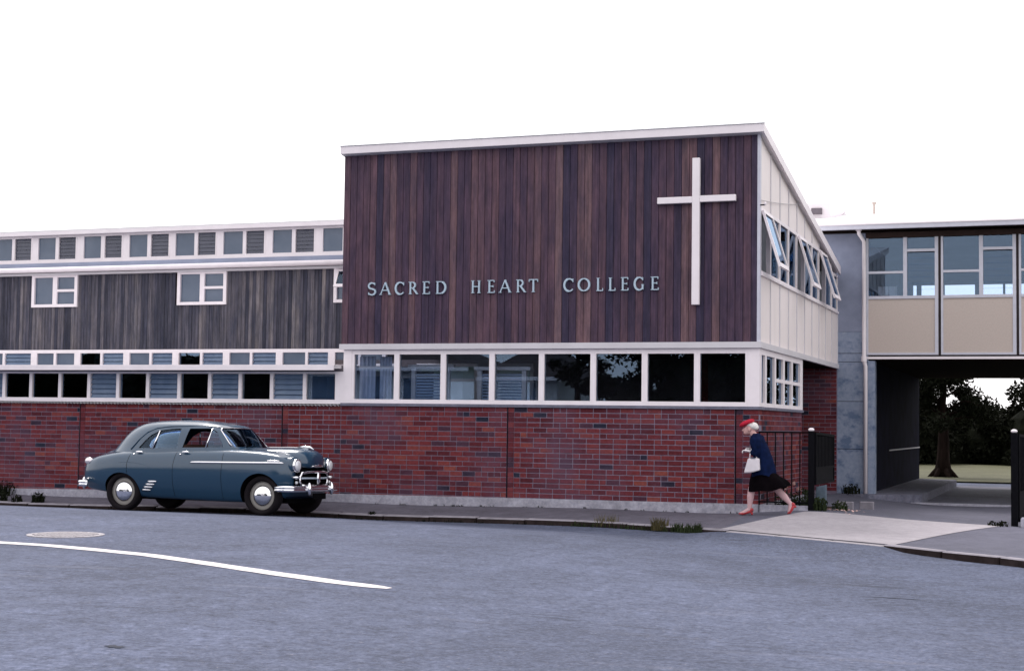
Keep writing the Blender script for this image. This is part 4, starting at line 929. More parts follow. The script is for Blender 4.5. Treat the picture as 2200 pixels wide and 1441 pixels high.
# ------------------------------------------------------------------ across the street: what the panes mirror
def house(x0, x1, y0, y1, ze, zr, label, wins):
    t = thing('weatherboard_house', ((x0+x1)/2,y1,0), label, 'house', 'houses across the street')
    mb = MB(); z = -.1
    mb.box(x0,x1,y0,y1,-.1,ze)
    wl_ = obj('wall', mb, 'house_white', t); mb = MB()
    while z < ze-.05: mb.hexa([(x0,y1,z),(x1,y1,z),(x1,y1+.028,z),(x0,y1+.028,z),(x0,y1,z+.17),(x1,y1,z+.17),(x1,y1+.008,z+.17),(x0,y1+.008,z+.17)]); z += .172
    obj('weatherboards', mb, 'house_white', wl_)['kind'] = 'stuff'
    e = .5; cx0, cx1, cy = x0+(y1-y0)/2, x1-(y1-y0)/2, (y0+y1)/2
    if cx0 > cx1: cx0 = cx1 = (x0+x1)/2
    rm = MB(); rm.add([(x0-e,y0-e,ze),(x1+e,y0-e,ze),(x1+e,y1+e,ze),(x0-e,y1+e,ze),(cx0,cy,zr),(cx1,cy,zr)], [(0,1,5,4),(1,2,5),(2,3,4,5),(3,0,4),(3,2,1,0)])
    r_ = obj('roof', rm, 'roof_tile', t); obj('eaves_board', MB().box(x0-e,x1+e,y1+e-.02,y1+e+.02,ze-.18,ze+.02), 'white_paint', r_)
    obj('chimney', MB().box(cx0-.3,cx0+.3,cy-.3,cy+.3,zr-1,zr+.8), 'house_white', r_)
    for (a, b_, c0, c1) in wins:
        f = obj('window', MB().box(a-.08,b_+.08,y1+.03,y1+.09,c0-.08,c1+.08), 'white_paint', t); obj('pane', MB().box(a,b_,y1+.091,y1+.10,c0,c1), 'louvre_glass', f)
    return t
house(-36,-25.6,-59,-50.5,4.35,6.6,'long white weatherboard house mirrored in the left front windows',[(-34.5,-32.8,1,3.9),(-31.5,-30.2,.8,3.9),(-29,-26.8,.9,3.8)])
house(-24.8,-20.8,-60,-52,3.9,6.2,'narrow white weatherboard house mirrored beside the long one',[(-24,-22,1,3.6)])
tree('street_tree', -19.2, -50.5, -.1, 8.5, .2, (1.8,3), 'slim tree across the street mirrored against the sky', nleaf=3500, size=.14, grp='trees across the street', seed=11, fork=.5)
tree('street_tree', -15.6, -51.0, -.1, 9, .3, (3.4,3), 'broad dark tree across the street mirrored in the middle panes', nleaf=12000, size=.17, grp='trees across the street', seed=12, fork=.2)
tree('street_tree', -10.8, -51.0, -.1, 9, .3, (3.6,3), 'broad dark tree across the street mirrored in the right panes', nleaf=12000, size=.17, grp='trees across the street', seed=13, fork=.2)
for i, (x, rx) in enumerate([(-12.5,2.2),(-16.5,2.2),(-39.5,2.6),(-43.5,2.7),(-48,2.8),(-52.5,2.8),(-57,2.8),(-8,2.4)]):
    bush('garden_tree', x, -50.5, -.1, rx, 3.1 if x < -36 else 2.4, ['dense garden tree','dark garden tree','leafy garden tree','tall garden tree','broad garden tree','thick garden tree','full garden tree','round garden tree'][i]+' across the street seen only in reflections', grp='trees across the street', seed=60+i, n_=2400, size=.2, cat='tree')

for x0_, x1_, h_, lb in ((-75,-37.5,5.6,'tall clipped hedge across the street mirrored in the left wing windows'),(-14.5,-2,5.0,'tall clipped hedge across the street mirrored in the right front panes')):
    t = thing('added_hedge', ((x0_+x1_)/2,-53.5,-.1), lb, 'hedge', 'hedges across the street')  # added hedge, out of view, keeps the mirrored panes dark
    obj('core', MB().rings([[(x, -53.5+dy, z) for dy, z in ((1.4,-.2),(1.3,h_*.8),(.4,h_+.35*math.sin(x*1.3)+.2*math.sin(x*3.1)),(-1,h_),(-1.2,-.2))] for x in np.linspace(x0_,x1_,50)], closed=True), 'hedge_leaf', t)

# ------------------------------------------------------------------ overhead wires
def wire(a, b_, sag, label, r=.006):
    a, b_ = Vector(a), Vector(b_); pts_ = [a.lerp(b_, i/16)-ZV*sag*4*(i/16)*(1-i/16) for i in range(17)]
    return tag(obj('overhead_wire', MB().tube(pts_, r, 5), 'wire'), label, 'wire', 'overhead wires')
wire((.03,-.02,5.10), (.05,3.55,5.53), .02, 'thin service wire running along the pale side wall to the roof edge', .006)
t = thing('insulator_bracket', (.03,-.03,5.0), 'small dark insulator bracket at the corner below the roof', 'bracket')
obj('arm', MB().tube([(.0,-.03,5.02),(.10,-.05,5.02)], .012, 6), 'black_iron', t); obj('insulator', MB().ell((.10,-.05,5.04), (.022,.022,.03), 8, 6), 'white_paint', t)

# ------------------------------------------------------------------ car (built round its own origin: x forward, z up from the tyres)
car = thing('parked_car', (-8.99,-1.86,-.152), 'blue-grey rounded saloon car with chrome trim parked in front of the brick wall', 'car')
POS[car] = Vector((0,0,0)); car.rotation_euler = (R(-1.1), 0, 0)
def cr_interp(xs_, ys_, x):   # smooth monotone-ish interpolation
    xs_ = np.array(xs_); ys_ = np.array(ys_)
    i = int(np.clip(np.searchsorted(xs_, x)-1, 0, len(xs_)-2)); h = xs_[i+1]-xs_[i]; t = (x-xs_[i])/h
    def sl(k):
        if k == 0: return (ys_[1]-ys_[0])/(xs_[1]-xs_[0])
        if k == len(xs_)-1: return (ys_[-1]-ys_[-2])/(xs_[-1]-xs_[-2])
        a, b_ = (ys_[k]-ys_[k-1])/(xs_[k]-xs_[k-1]), (ys_[k+1]-ys_[k])/(xs_[k+1]-xs_[k])
        return 0 if a*b_ <= 0 else 2*a*b_/(a+b_)
    m0, m1 = sl(i)*h, sl(i+1)*h
    return float((2*t**3-3*t**2+1)*ys_[i]+(t**3-2*t**2+t)*m0+(-2*t**3+3*t**2)*ys_[i+1]+(t**3-t**2)*m1)
SX = [-2.225,-2.18,-2.10,-1.98,-1.80,-1.33,-.6,0,.7,1.2,1.55,1.70,1.79,1.845,1.875]
SW = [.46,.60,.685,.735,.785,.84,.86,.865,.865,.85,.825,.795,.755,.70,.63]      # half width
SZ = [.64,.765,.835,.875,.92,.985,1.02,1.04,1.05,1.038,1.00,.965,.925,.875,.82]    # shoulder / wing crown
SCZ = [.66,.81,.90,.965,1.035,1.06,1.05,1.05,1.10,1.104,1.09,1.05,.98,.92,.86]  # centre line
SB = [.42,.38,.35,.33,.31,.26,.22,.21,.20,.20,.23,.28,.33,.38,.42]               # lower edge
def sect(x):
    w_, zs, zc, zb = (cr_interp(SX, a, x) for a in (SW, SZ, SCZ, SB))
    H = zs-zb; hood = sstep(.75,1.3,x)
    half = [(0,zb+.0),(.55*w_,zb+.0),(.78*w_,zb+.005),(.855*w_,zb+.03),(.895*w_,zb+.09),(.945*w_,zb+.24*H),(.985*w_,zb+.42*H),(1.0*w_,zb+.60*H),(.985*w_,zb+.76*H),(.955*w_,zb+.88*H),(.905*w_,zb+.955*H),(.84*w_,zs-.004),(.76*w_,zs+.008),
            (.66*w_,zs+.012+(zc-zs)*.18),(.56*w_,zs+(zc-zs)*(.42-.10*hood)),(.44*w_,zs+(zc-zs)*(.72-.02*hood)),(.30*w_,zs+(zc-zs)*.90),(.15*w_,zs+(zc-zs)*.98),(0,zc)]
    # refine with Catmull-Rom
    out = []
    for i in range(len(half)-1):
        p0, p1, p2, p3 = half[max(i-1,0)], half[i], half[i+1], half[min(i+2,len(half)-1)]
        for k in range(2):
            t = k/2; f = lambda a, b_, c, d: .5*((2*b_)+(-a+c)*t+(2*a-5*b_+4*c-d)*t*t+(-a+3*b_-3*c+d)*t**3)
            out.append((f(p0[0],p1[0],p2[0],p3[0]), f(p0[1],p1[1],p2[1],p3[1])))
    out.append(half[-1]); return out
def side_y(x, z):   # outer half width of the body at height z
    s = sect(x); k = max(range(len(s)), key=lambda i: s[i][0]); best = None
    for i in range(4, len(s)-1):
        if (s[i][1]-z)*(s[i+1][1]-z) <= 0 and s[i][0] > .5*s[k][0]:
            t = (z-s[i][1])/((s[i+1][1]-s[i][1]) or 1e-6); return s[i][0]+(s[i+1][0]-s[i][0])*t
    return s[k][0]
xs_ = sorted(set(list(np.linspace(-2.225,1.875,71))+[-2.205,1.86]))
rs_ = []
for x in xs_:
    h = sect(x); rs_.append([(x,-y,z) for y, z in h]+[(x,y,z) for y, z in h[-2:0:-1]])
bmb = MB().rings(rs_)
def tmp(mb, mat_): 
    o = bpy.data.objects.new('tmp', mesh_of(mb, mat_, 'tmp')); COL.objects.link(o); return o
def boolean(me_or_obj, cutters, op='DIFFERENCE'):
    o = me_or_obj; mods = []
    for c in cutters:
        md = o.modifiers.new('b', 'BOOLEAN'); md.object = c; md.operation = op; md.solver = 'EXACT'
        try: md.material_mode = 'TRANSFER'
        except Exception: pass
    dg = bpy.context.evaluated_depsgraph_get(); dg.update()
    me = bpy.data.meshes.new_from_object(o.evaluated_get(dg)); return me
def drop(*os_):
    for o in os_: bpy.data.objects.remove(o, do_unlink=True)
def smooth_by_angle(me, ang=38):
    bm = bmesh.new(); bm.from_mesh(me); bmesh.ops.remove_doubles(bm, verts=bm.verts, dist=1e-5)
    for f in bm.faces: f.smooth = True
    for e in bm.edges:
        if len(e.link_faces) == 2 and e.calc_face_angle(0) > R(ang): e.smooth = False
    bm.to_mesh(me); bm.free(); return me
def ellcyl(cx, cz, rx, rz_, y0, y1, n_=40):
    return MB().rings([[(cx+rx*math.cos(t), y, cz+rz_*math.sin(t)) for t in np.linspace(0,2*math.pi,n_+1)[:-1]] for y in (y0,y1)])
WX = (-1.275, 1.375)
body_o = tmp(bmb, 'car_paint')
cuts = [tmp(ellcyl(-1.30,.315,.365,.325,s*.52,s*1.2), 'underside') for s in (-1,1)]+[tmp(ellcyl(1.352,.315,.362,.37,s*.50,s*1.2), 'underside') for s in (-1,1)]
cuts += [tmp(MB().box(-1.25,.60,-.66,.66,.34,1.4), 'underside')]
me = smooth_by_angle(boolean(body_o, cuts)); drop(body_o, *cuts)
body = from_mesh('body', me, car); me.name = 'car_body'
# cabin shell
GZ = [.985,1.06,1.14,1.22,1.30,1.37,1.43,1.465,1.495,1.52,1.538,1.547]
GXR = [-1.83,-1.765,-1.70,-1.635,-1.555,-1.465,-1.36,-1.27,-1.14,-.98,-.74,-.45]
GXF = [.93,.87,.805,.735,.66,.59,.52,.42,.27,.10,-.10,-.28]
GW = [.775,.745,.72,.695,.665,.63,.585,.54,.475,.385,.24,.09]
def cab(z):
    return [float(np.interp(z, GZ, a)) for a in (GXR, GXF, GW)]
def cab_ring(z, n_=72, off=0):
    a, b_, w_ = cab(z); a += off; b_ -= off; w_ -= off; x0 = -.30; out = []
    for k in range(n_):
        t = 2*math.pi*(k+.5)/n_; ct, stt = math.cos(t), math.sin(t)
        e = 2/4.6 if ct > 0 else 2/2.9
        out.append((x0+(b_-x0 if ct > 0 else x0-a)*math.copysign(abs(ct)**e, ct), w_*math.copysign(abs(stt)**(2/3.6 if ct > 0 else 2/2.9), stt), z))
    return out
zz = sorted(set(list(np.linspace(.985,1.46,20))+[1.465,1.48,1.495,1.508,1.52,1.53,1.538,1.544,1.547]))
shell = MB().rings([cab_ring(z) for z in zz]+[cab_ring(z-.02 if z > 1.5 else z-.0, off=.028) for z in [1.547,1.538,1.52,1.495]+list(np.linspace(1.46,.985,12))], True, False, False)
# close the rim between the outer and inner skins
nr = 72; tot = len(shell.v)//nr; shell.f += [((tot-1)*nr+i, (tot-1)*nr+(i+1)%nr, (i+1)%nr, i) for i in range(nr)]
sh_o = tmp(shell, 'car_paint')
RW = [(-1.04,1.055),(-.93,1.187),(-.83,1.278),(-.68,1.352),(-.46,1.386),(-.275,1.396),(-.27,1.072)]
FWN = [(-.168,1.078),(-.105,1.398),(.29,1.405),(.40,1.345),(.575,1.095)]
def sp(poly, y0=-1, y1=1): return MB().prism([(x,y0,z) for x, z in poly], (0,y1-y0,0))
def fp(poly, x0, x1): return MB().prism([(x0,y,z) for y, z in poly], (x1-x0,0,0))
WS = [(-.60,1.105),(-.60,1.15),(-.53,1.385),(-.48,1.41),(.48,1.41),(.53,1.385),(.60,1.15),(.60,1.105)]
BLT = [(-.44,1.13),(-.47,1.2),(-.40,1.36),(.40,1.36),(.47,1.2),(.44,1.13)]
cuts = [tmp(sp(RW), 'underside'), tmp(sp(FWN), 'underside'), tmp(fp(WS,.35,1.2), 'underside'), tmp(fp(BLT,-2.2,-1.2), 'underside')]
me = smooth_by_angle(boolean(sh_o, cuts), 40)
cabin = from_mesh('cabin_roof', me, car)
# panes: an inner thin skin cut to each opening
gl = MB().rings([cab_ring(z, off=.014) for z in np.linspace(1.0,1.45,14)]+[cab_ring(z, off=.018) for z in np.linspace(1.45,1.0,14)], True, False, False)
tot = 28; gl.f += [((tot-1)*nr+i, (tot-1)*nr+(i+1)%nr, (i+1)%nr, i) for i in range(nr)]
gl_o = tmp(gl, 'car_glass')
for nm, mbx in (('windscreen', fp(WS,.35,1.2)), ('rear_window', fp(BLT,-2.2,-1.2)), ('side_window', sp(RW,-1,-.1)), ('side_window', sp(RW,.1,1)), ('quarter_light', sp(FWN[2:]+[(.30,1.083)],-1,-.1)), ('quarter_light', sp(FWN[2:]+[(.30,1.083)],.1,1))):
    cu = tmp(mbx, 'car_glass'); gl_o.modifiers.clear(); me = boolean(gl_o, [cu], 'INTERSECT'); drop(cu)
    if len(me.polygons): from_mesh(nm, smooth_by_angle(me), car)
drop(gl_o, sh_o, *cuts)
def cab_y(x, z):   # half width of the cabin skin at (x, z)
    a, b_, w_ = cab(z); f = (x+.30)/((b_+.30) if x > -.30 else (-.30-a)); f = min(.999, abs(f)); e = 4.6 if x > -.30 else 2.9
    ct = f**(e/2); return w_*math.sqrt(max(0,1-ct*ct))**(2/3.6 if x > -.30 else 2/2.9)
def cab_x(y, z):
    a, b_, w_ = cab(z); stt = min(.999, abs(y)/w_)**(3.6/2); ct = math.sqrt(1-stt*stt); return -.30+(b_+.30)*ct**(2/4.6)
for s in (-1,1):
    # bright divider bars and window surrounds
    obj('window_bar', MB().tube([(-.745,s*(cab_y(-.745,1.05)+.002),1.05),(-.675,s*(cab_y(-.675,1.355)+.002),1.355)], .014, 6), 'chrome', car, smooth=True)
    obj('window_bar', MB().tube([(.273,s*(cab_y(.273,1.083)+.002),1.083),(.300,s*(cab_y(.300,1.40)+.002),1.40)], .011, 6), 'chrome', car, smooth=True)
    # drip rail over the doors
    dr = [(-1.20,1.03),(-1.06,1.21),(-.92,1.33),(-.75,1.40),(-.5,1.432),(-.1,1.443),(.25,1.44),(.40,1.425)]
    obj('drip_rail', MB().tube([(x, s*(cab_y(x,z)+.006), z) for x, z in dr], .009, 6), 'car_paint', car, smooth=True)
    # door shut lines
    for pts_ in ([(-1.17,.64),(-1.175,.80),(-1.14,.95)], [(-.26,.26),(-.27,.5),(-.265,.8),(-.235,1.0)], [(.66,.25),(.655,.6),(.665,.8),(.66,1.0)], [(.85,.30),(.80,.45),(.74,.56),(.665,.64)]):
        q = []
        for i in range(len(pts_)-1):
            for k in range(6): t = k/6; q.append((pts_[i][0]*(1-t)+pts_[i+1][0]*t, pts_[i][1]*(1-t)+pts_[i+1][1]*t))
        q.append(pts_[-1])
        if pts_[0][0] == .85: continue
        obj('shut_line', MB().tube([(x, s*(side_y(x,z)-.0015), z) for x, z in q], .0045, 5), 'underside', car)
    # handles, trim, stone guard
    for hx in (-.97,-.05):
        hz = 1.005 if hx < -.5 else 1.02
        hd = obj('door_handle', MB().ell((hx, s*(side_y(hx,.97)+.012), hz-.015), (.075,.022,.02), 12, 7), 'chrome', car, smooth=True)
        obj('lock_button', MB().ell((hx-.10, s*(side_y(hx-.1,.95)+.005), hz-.055), (.018,.012,.018), 8, 6), 'chrome', hd, smooth=True)
    tr = [(.06,.835),(.10,.84)]+[(.1+1.62*i/14, .84+.02*i/14) for i in range(1,15)]+[(1.755,.856)]
    obj('side_trim', MB().tube([(x, s*(side_y(x,z)+.002), z) for x, z in tr], [.006,.020]+[.022]*13+[.018,.008], 8, flat=.9), 'chrome', car, smooth=True)
    obj('trim_badge', MB().tube([(x, s*(side_y(x,.895)+.006), .893) for x in np.linspace(1.48,1.68,6)], .014, 6), 'chrome', car, smooth=True)
    for i in range(4):
        a = -.60-.045*i; z = .505-.048*i
        obj('stone_guard_rib', MB().tube([(x, s*(side_y(x,z)+.006), z) for x in np.linspace(a-.155, a+.02, 5)], [.008,.017,.017,.017,.010], 6), 'chrome', car, smooth=True)
    # rear wing crease
    obj('wing_crease', MB().tube([(x, s*(side_y(x,z)-.004), z) for x, z in [(-2.0,.755),(-1.7,.80),(-1.3,.82),(-1.0,.812),(-.8,.78),(-.66,.73),(-.6,.69)]], [.004,.008,.008,.008,.007,.006,.003], 6), 'car_paint', car, smooth=True)
    # head lamps
    hl_ = obj('headlight', MB().lathe([(.02,-.16),(.09,-.12),(.108,-.02),(.112,.02),(.104,.034),(.092,.036)], (1.885,s*.575,.82), (1,s*.10,-.02), 24), 'chrome', car, smooth=True)
    obj('lens', MB().lathe([(.092,.030),(.075,.050),(.045,.062),(.0,.066)], (1.885,s*.575,.82), (1,s*.10,-.02), 24), 'lamp_glass', hl_, smooth=True)
    obj('wing_nose', MB().lathe([(.02,-.55),(.10,-.40),(.135,-.22),(.142,-.06),(.132,.005)], (1.87,s*.575,.82), (1,s*.05,-.01), 24), 'car_paint', car, smooth=True)
    obj('side_lamp', MB().ell((1.90,s*.60,.63), (.07,.075,.032), 12, 8), 'chrome', car, smooth=True)
    obj('indicator', MB().ell((1.90,s*.58,.545), (.03,.03,.03), 10, 7), 'lamp_glass', car, smooth=True)
    tl = obj('tail_lamp', MB().ell((-2.055,s*.655,.818), (.080,.058,.062), 12, 8), 'tail_lamp', car, smooth=True)
    # wheels
    for wx, nm in ((WX[0],'r'), (WX[1],'f')):
        o_ = (wx, s*.70, .325); ax = (0,s,0)
        wh = obj('wheel', MB().lathe([(.10,-.07),(.235,-.06),(.235,.035),(.215,.028),(.19,.045),(.16,.030),(.05,.028)], o_, ax, 32), 'rim_paint', car, smooth=True)
        obj('tyre', MB().lathe([(.23,-.085),(.275,-.098),(.315,-.085),(.327,-.045),(.329,0),(.327,.045),(.315,.085),(.275,.098),(.238,.080),(.232,.03),(.232,-.06)], o_, ax, 40), 'rubber', wh, smooth=True)
        obj('hubcap', MB().lathe([(.172,.034),(.165,.050),(.14,.066),(.10,.080),(.05,.088),(.0,.090)], o_, ax, 32), 'chrome', wh, smooth=True)
# windscreen surround
ws = [(-.585,1.115),(-.588,1.16),(-.565,1.27),(-.528,1.385),(-.48,1.415),(-.3,1.418),(0,1.42)]
ws = ws+[(-y,z) for y, z in ws[-2::-1]]
obj('windscreen_surround', MB().tube([(cab_x(y,z)+.004, y, z) for y, z in ws], .010, 6), 'chrome', car, smooth=True)
obj('wiper', MB().tube([(cab_x(-.35,1.12)+.02,-.35,1.105),(cab_x(-.15,1.14)+.03,-.12,1.14)], .007, 5), 'black_iron', car)
# bonnet edge lines, ornament
for s in (-1,1): obj('bonnet_line', MB().tube([(x, s*(.50-.10*sstep(1.2,1.95,x)), [p for p in sect(x)][0][1]*0+float(np.interp(.50-.10*sstep(1.2,1.95,x), [q[0] for q in sect(x)][::-1][:14], [q[1] for q in sect(x)][::-1][:14]))+.0015) for x in np.linspace(.85,1.45,10)], .004, 5), 'underside', car)
NX = [1.25,1.45,1.62,1.76,1.86,1.925,1.965,1.985]; NW = [.50,.49,.475,.45,.41,.35,.27,.16]; NT = [1.106,1.112,1.110,1.100,1.072,1.03,.975,.915]; NBt = [1.0,.93,.86,.82,.80,.80,.81,.83]
nrs = []
for x in np.linspace(1.25,1.985,24):
    h, zt, zb_ = cr_interp(NX,NW,x), cr_interp(NX,NT,x), cr_interp(NX,NBt,x); nrs.append([(x, h*math.copysign(abs(math.cos(t))**.75, math.cos(t)), zb_+(zt-zb_)*max(0,math.sin(t))**.62) for t in np.linspace(0,math.pi,25)]+[(x,-h*.5,zb_-.02),(x,h*.5,zb_-.02)])
obj('bonnet_nose', MB().rings(nrs), 'car_paint', car, smooth=True)
obj('bonnet_strip', MB().tube([(x, 0, max(cr_interp(SX,SCZ,min(x,1.6)), cr_interp(NX,NT,max(x,1.25)))+.006) for x in np.linspace(1.0,1.80,10)], [.006]*8+[.012,.016], 6), 'chrome', car, smooth=True)
obj('bonnet_ornament', MB().tube([(1.60,0,1.118),(1.72,0,1.13),(1.84,0,1.118),(1.90,0,1.085)], [.008,.022,.024,.008], 8), 'chrome', car, smooth=True)
# nose: black panel for grille opening and shaded apron, chrome grille
obj('grille_shade_panel', MB().prism([(1.878,y,z) for y, z in ((-.58,.44),(-.63,.52),(-.63,.66),(-.50,.73),(-.42,.80),(.42,.80),(.50,.73),(.63,.66),(.63,.52),(.58,.44))], (.012,0,0)), 'underside', car)
gx = lambda y, b_=.0: 1.905+b_+.075*(1-(y/.5)**2)
obj('grille_surround', MB().tube([(gx(y), y, z) for y, z in ((-.45,.50),(-.485,.56),(-.485,.64),(-.44,.70),(-.30,.715),(0,.72),(.30,.715),(.44,.70),(.485,.64),(.485,.56),(.45,.50))], .024, 8), 'chrome', car, smooth=True)
obj('grille_bar', MB().tube([(gx(y,.01), y, .615) for y in np.linspace(-.47,.47,9)], .017, 8), 'steel_grey', car, smooth=True)
obj('grille_bar', MB().tube([(gx(y), y, .505-.015*(1-(y/.5)**2)) for y in np.linspace(-.45,.45,9)], .020, 8), 'chrome', car, smooth=True)
obj('grille_boss', MB().ell((2.0,.0,.615), (.03,.055,.105), 12, 9), 'chrome', car, smooth=True)
obj('nose_badge', MB().tube([(1.935+.055*(1-(y/.25)**2), y, .82-.05*abs(y)) for y in np.linspace(-.22,.22,7)], [.008,.022,.026,.028,.026,.022,.008], 8), 'chrome', car, smooth=True)
def bumper(nm, sgn, x0, zc_, wrap, hw=.80):
    ys_ = np.linspace(-1,1,31); mb = MB()
    path = []
    for y in ys_:
        yy = hw*y; bx = x0+sgn*.10*(1-(abs(y))**2.2)
        path.append(Vector((bx, yy, zc_)))
    path = [Vector((x0-sgn*wrap, -hw-.055, zc_)), Vector((x0-sgn*wrap*.4, -hw-.05, zc_))]+path+[Vector((x0-sgn*wrap*.4, hw+.05, zc_)), Vector((x0-sgn*wrap, hw+.055, zc_))]
    prof = [(-.012,-.055),(.018,-.05),(.032,-.028),(.022,-.004),(.022,.004),(.034,.028),(.018,.05),(-.012,.055)]
    rs2 = []
    for i, p in enumerate(path):
        t = (path[min(i+1,len(path)-1)]-path[max(i-1,0)]).normalized(); nn = Vector((t.y,-t.x,0))
        if nn.x*sgn < 0 and abs(nn.x) > .15: nn = -nn
        if abs(nn.x) <= .15: nn = Vector((0, math.copysign(1,p.y), 0))
        rs2.append([p+nn*a+ZV*b_ for a, b_ in prof])
    mb.rings(rs2); b2 = obj(nm, mb, 'chrome', car, smooth=True)
    for s in (-1,1): obj('overrider', MB().ell((x0+sgn*.115, s*.40, zc_+.0), (.045,.045,.105), 10, 9), 'chrome', b2, smooth=True)
    return b2
bumper('front_bumper', 1, 1.93, .445, .26); bumper('rear_bumper', -1, -2.20, .44, .22, .72)
np_ = obj('number_plate', MB().box(2.02,2.035,-.22,.22,.27,.37), 'underside', car)
# interior
for (x, nm) in ((-.32,'seat'),(-1.02,'seat')):
    se_ = obj('seat', MB().box(x,x+.16,-.60,.60,.45,1.13), 'seat_leather', car); bevelled(se_.data, .05, 2)
    obj('cushion', MB().box(x+.1,x+.6,-.60,.60,.42,.62), 'seat_leather', se_)
dsh = obj('dashboard', MB().box(.52,.74,-.60,.60,.78,1.06), 'underside', car)
stw = obj('steering_wheel', MB().rings([[Vector((.36,.33,1.05))+Matrix.Rotation(R(-28),3,'Y')@Vector((0.012*math.cos(p_), (.20+.012*math.sin(p_))*math.cos(t), (.20+.012*math.sin(p_))*math.sin(t))) for p_ in np.linspace(0,6.283,7)[:-1]] for t in np.linspace(0,6.283,25)], True, False, False), 'underside', car, smooth=True)
obj('chassis', MB().box(-1.7,1.7,-.50,.50,.20,.30), 'underside', car)
for wx in WX: obj('axle', MB().tube([(wx,-.62,.32),(wx,.62,.32)], .05, 8), 'underside', car)
obj('floor_well', MB().box(-1.7,1.75,-.62,.62,.30,.36), 'underside', car)

# ------------------------------------------------------------------ walking woman
PY = -.86
per = thing('person', (.28,PY,.045), 'person in red hat, navy coat and black skirt striding left past the railing', 'person')
def seg(mb, pts_, rad, n_=12): mb.tube(pts_, rad, n_)
bmb = MB()
# torso and neck (mostly under the coat)
seg(bmb, [(.27,PY,.70),(.25,PY,.85),(.22,PY,1.0),(.17,PY,1.15),(.13,PY,1.25)], [.12,.12,.10,.10,.06])
seg(bmb, [(.14,PY,1.22),(.09,PY,1.29),(.05,PY,1.35)], [.06,.05,.05])
# head: skull, face, jaw, nose, ears
bmb.ell((.03,PY,1.405), (.088,.070,.088)); bmb.ell((-.012,PY,1.365), (.062,.056,.075)); bmb.ell((-.035,PY,1.318), (.038,.040,.028))
seg(bmb, [(-.068,PY,1.385),(-.092,PY,1.352),(-.066,PY,1.342)], [.008,.013,.009], 8)
bmb.ell((-.062,PY,1.327), (.012,.022,.008), 8, 6); bmb.ell((-.058,PY,1.313), (.012,.020,.007), 8, 6)
for s in (-1,1): bmb.ell((.03,PY+s*.07,1.37), (.018,.010,.030), 8, 6); bmb.ell((-.062,PY+s*.026,1.383), (.010,.012,.007), 8, 6)
# legs
def leg(hip, knee, calf, ank, heel, ball, toe):
    seg(bmb, [hip, Vector(hip).lerp(Vector(knee), .5), knee, calf, Vector(calf).lerp(Vector(ank), .6), ank], [.085,.075,.056,.056,.040,.033])
    seg(bmb, [ank, Vector(ank).lerp(Vector(ball), .5), ball, toe], [.034,.034,.034,.018]); seg(bmb, [ank, heel], [.034,.028])
LN, LF = PY-.075, PY+.075
leg((.22,LN,.76), (.075,LN,.455), (.055,LN,.33), (.040,LN,.135), (.062,LN,.115), (-.055,LN,.072), (-.115,LN,.064))
leg((.31,LF,.76), (.43,LF,.455), (.555,LF,.335), (.655,LF,.225), (.700,LF,.215), (.640,LF,.115), (.615,LF,.085))
# arms with hands
def arm(sh, el, wr, hd, side, curl):
    seg(bmb, [sh, el, wr], [.040,.036,.026])
    wr, hd = Vector(wr), Vector(hd); d = (hd-wr).normalized(); sd_ = Vector((0,1,0)); dn = d.cross(sd_)
    if dn.z > 0: dn = -dn
    palm = wr+d*.075
    for k in range(5): o_ = sd_*(.03*(k/4-.5)*2*.9); seg(bmb, [wr+o_*.6, palm+o_], [.016,.015], 8)
    for k, L in enumerate((.060,.072,.078,.070)):
        b0 = palm+sd_*(-.028+.019*k); k1 = b0+d*L*.45+dn*L*.15*curl; k2 = k1+d*L*.15+dn*L*.40*curl; k3 = k2-d*L*.25*curl+dn*L*.18*curl
        seg(bmb, [b0, k1, k2, k3], [.0105,.0100,.0092,.0080], 8)
    th0 = wr+d*.028+sd_*side*.026; seg(bmb, [th0, th0+d*.03+sd_*side*.022+dn*.012, th0+d*.052+sd_*side*.010+dn*.030], [.012,.011,.009], 8)
arm((.14,PY-.16,1.22), (.175,PY-.20,.985), (.065,PY-.20,1.035), (-.02,PY-.19,1.05), 1, 1.0)
arm((.14,PY+.16,1.22), (.15,PY+.19,1.00), (.045,PY+.10,1.055), (-.03,PY+.02,1.085), -1, .9)
bo = tmp(bmb, 'skin_tone'); md = bo.modifiers.new('r', 'REMESH'); md.mode = 'VOXEL'; md.voxel_size = .0062
ms_ = bo.modifiers.new('s', 'SMOOTH'); ms_.factor = .5; ms_.iterations = 3
dg = bpy.context.evaluated_depsgraph_get(); dg.update(); me = bpy.data.meshes.new_from_object(bo.evaluated_get(dg)); drop(bo)
me.materials.clear(); [me.materials.append(M[k]) for k in ('skin_tone','stocking','white_cloth')]
for p in me.polygons:
    p.use_smooth = True; c = p.center
    p.material_index = 1 if c.z < .72 else (2 if (c.x < .085 and c.z < 1.22) else 0)
from_mesh('body', me, per)
# clothes
def loft(zs_, f, n_=36):   # f(z)-> cx, hx, hy ; tilt handled by caller
    return [[f(z, 2*math.pi*k/n_) for k in range(n_)] for z in zs_]
CZ = [.655,.75,.85,.95,1.05,1.15,1.22,1.265,1.295,1.31]
CF = [.055,.06,.075,.085,.07,.03,.03,.045,.065,.075]; CBk = [.442,.43,.405,.375,.335,.29,.25,.22,.195,.18]; CH = [.225,.215,.20,.185,.195,.215,.205,.155,.095,.07]
def coat(z, t):
    a, b_, h = (float(np.interp(z, CZ, q)) for q in (CF, CBk, CH)); fold = 1+.03*math.sin(5*t+1)*sstep(1.0,.66,z)
    return ((a+b_)/2+(b_-a)/2*math.cos(t)*fold, PY+h*math.sin(t)*fold, z+.02*math.sin(3*t)*sstep(.8,.655,z))
ct = MB().rings(loft(np.linspace(.655,1.31,26), coat), True, False, False)
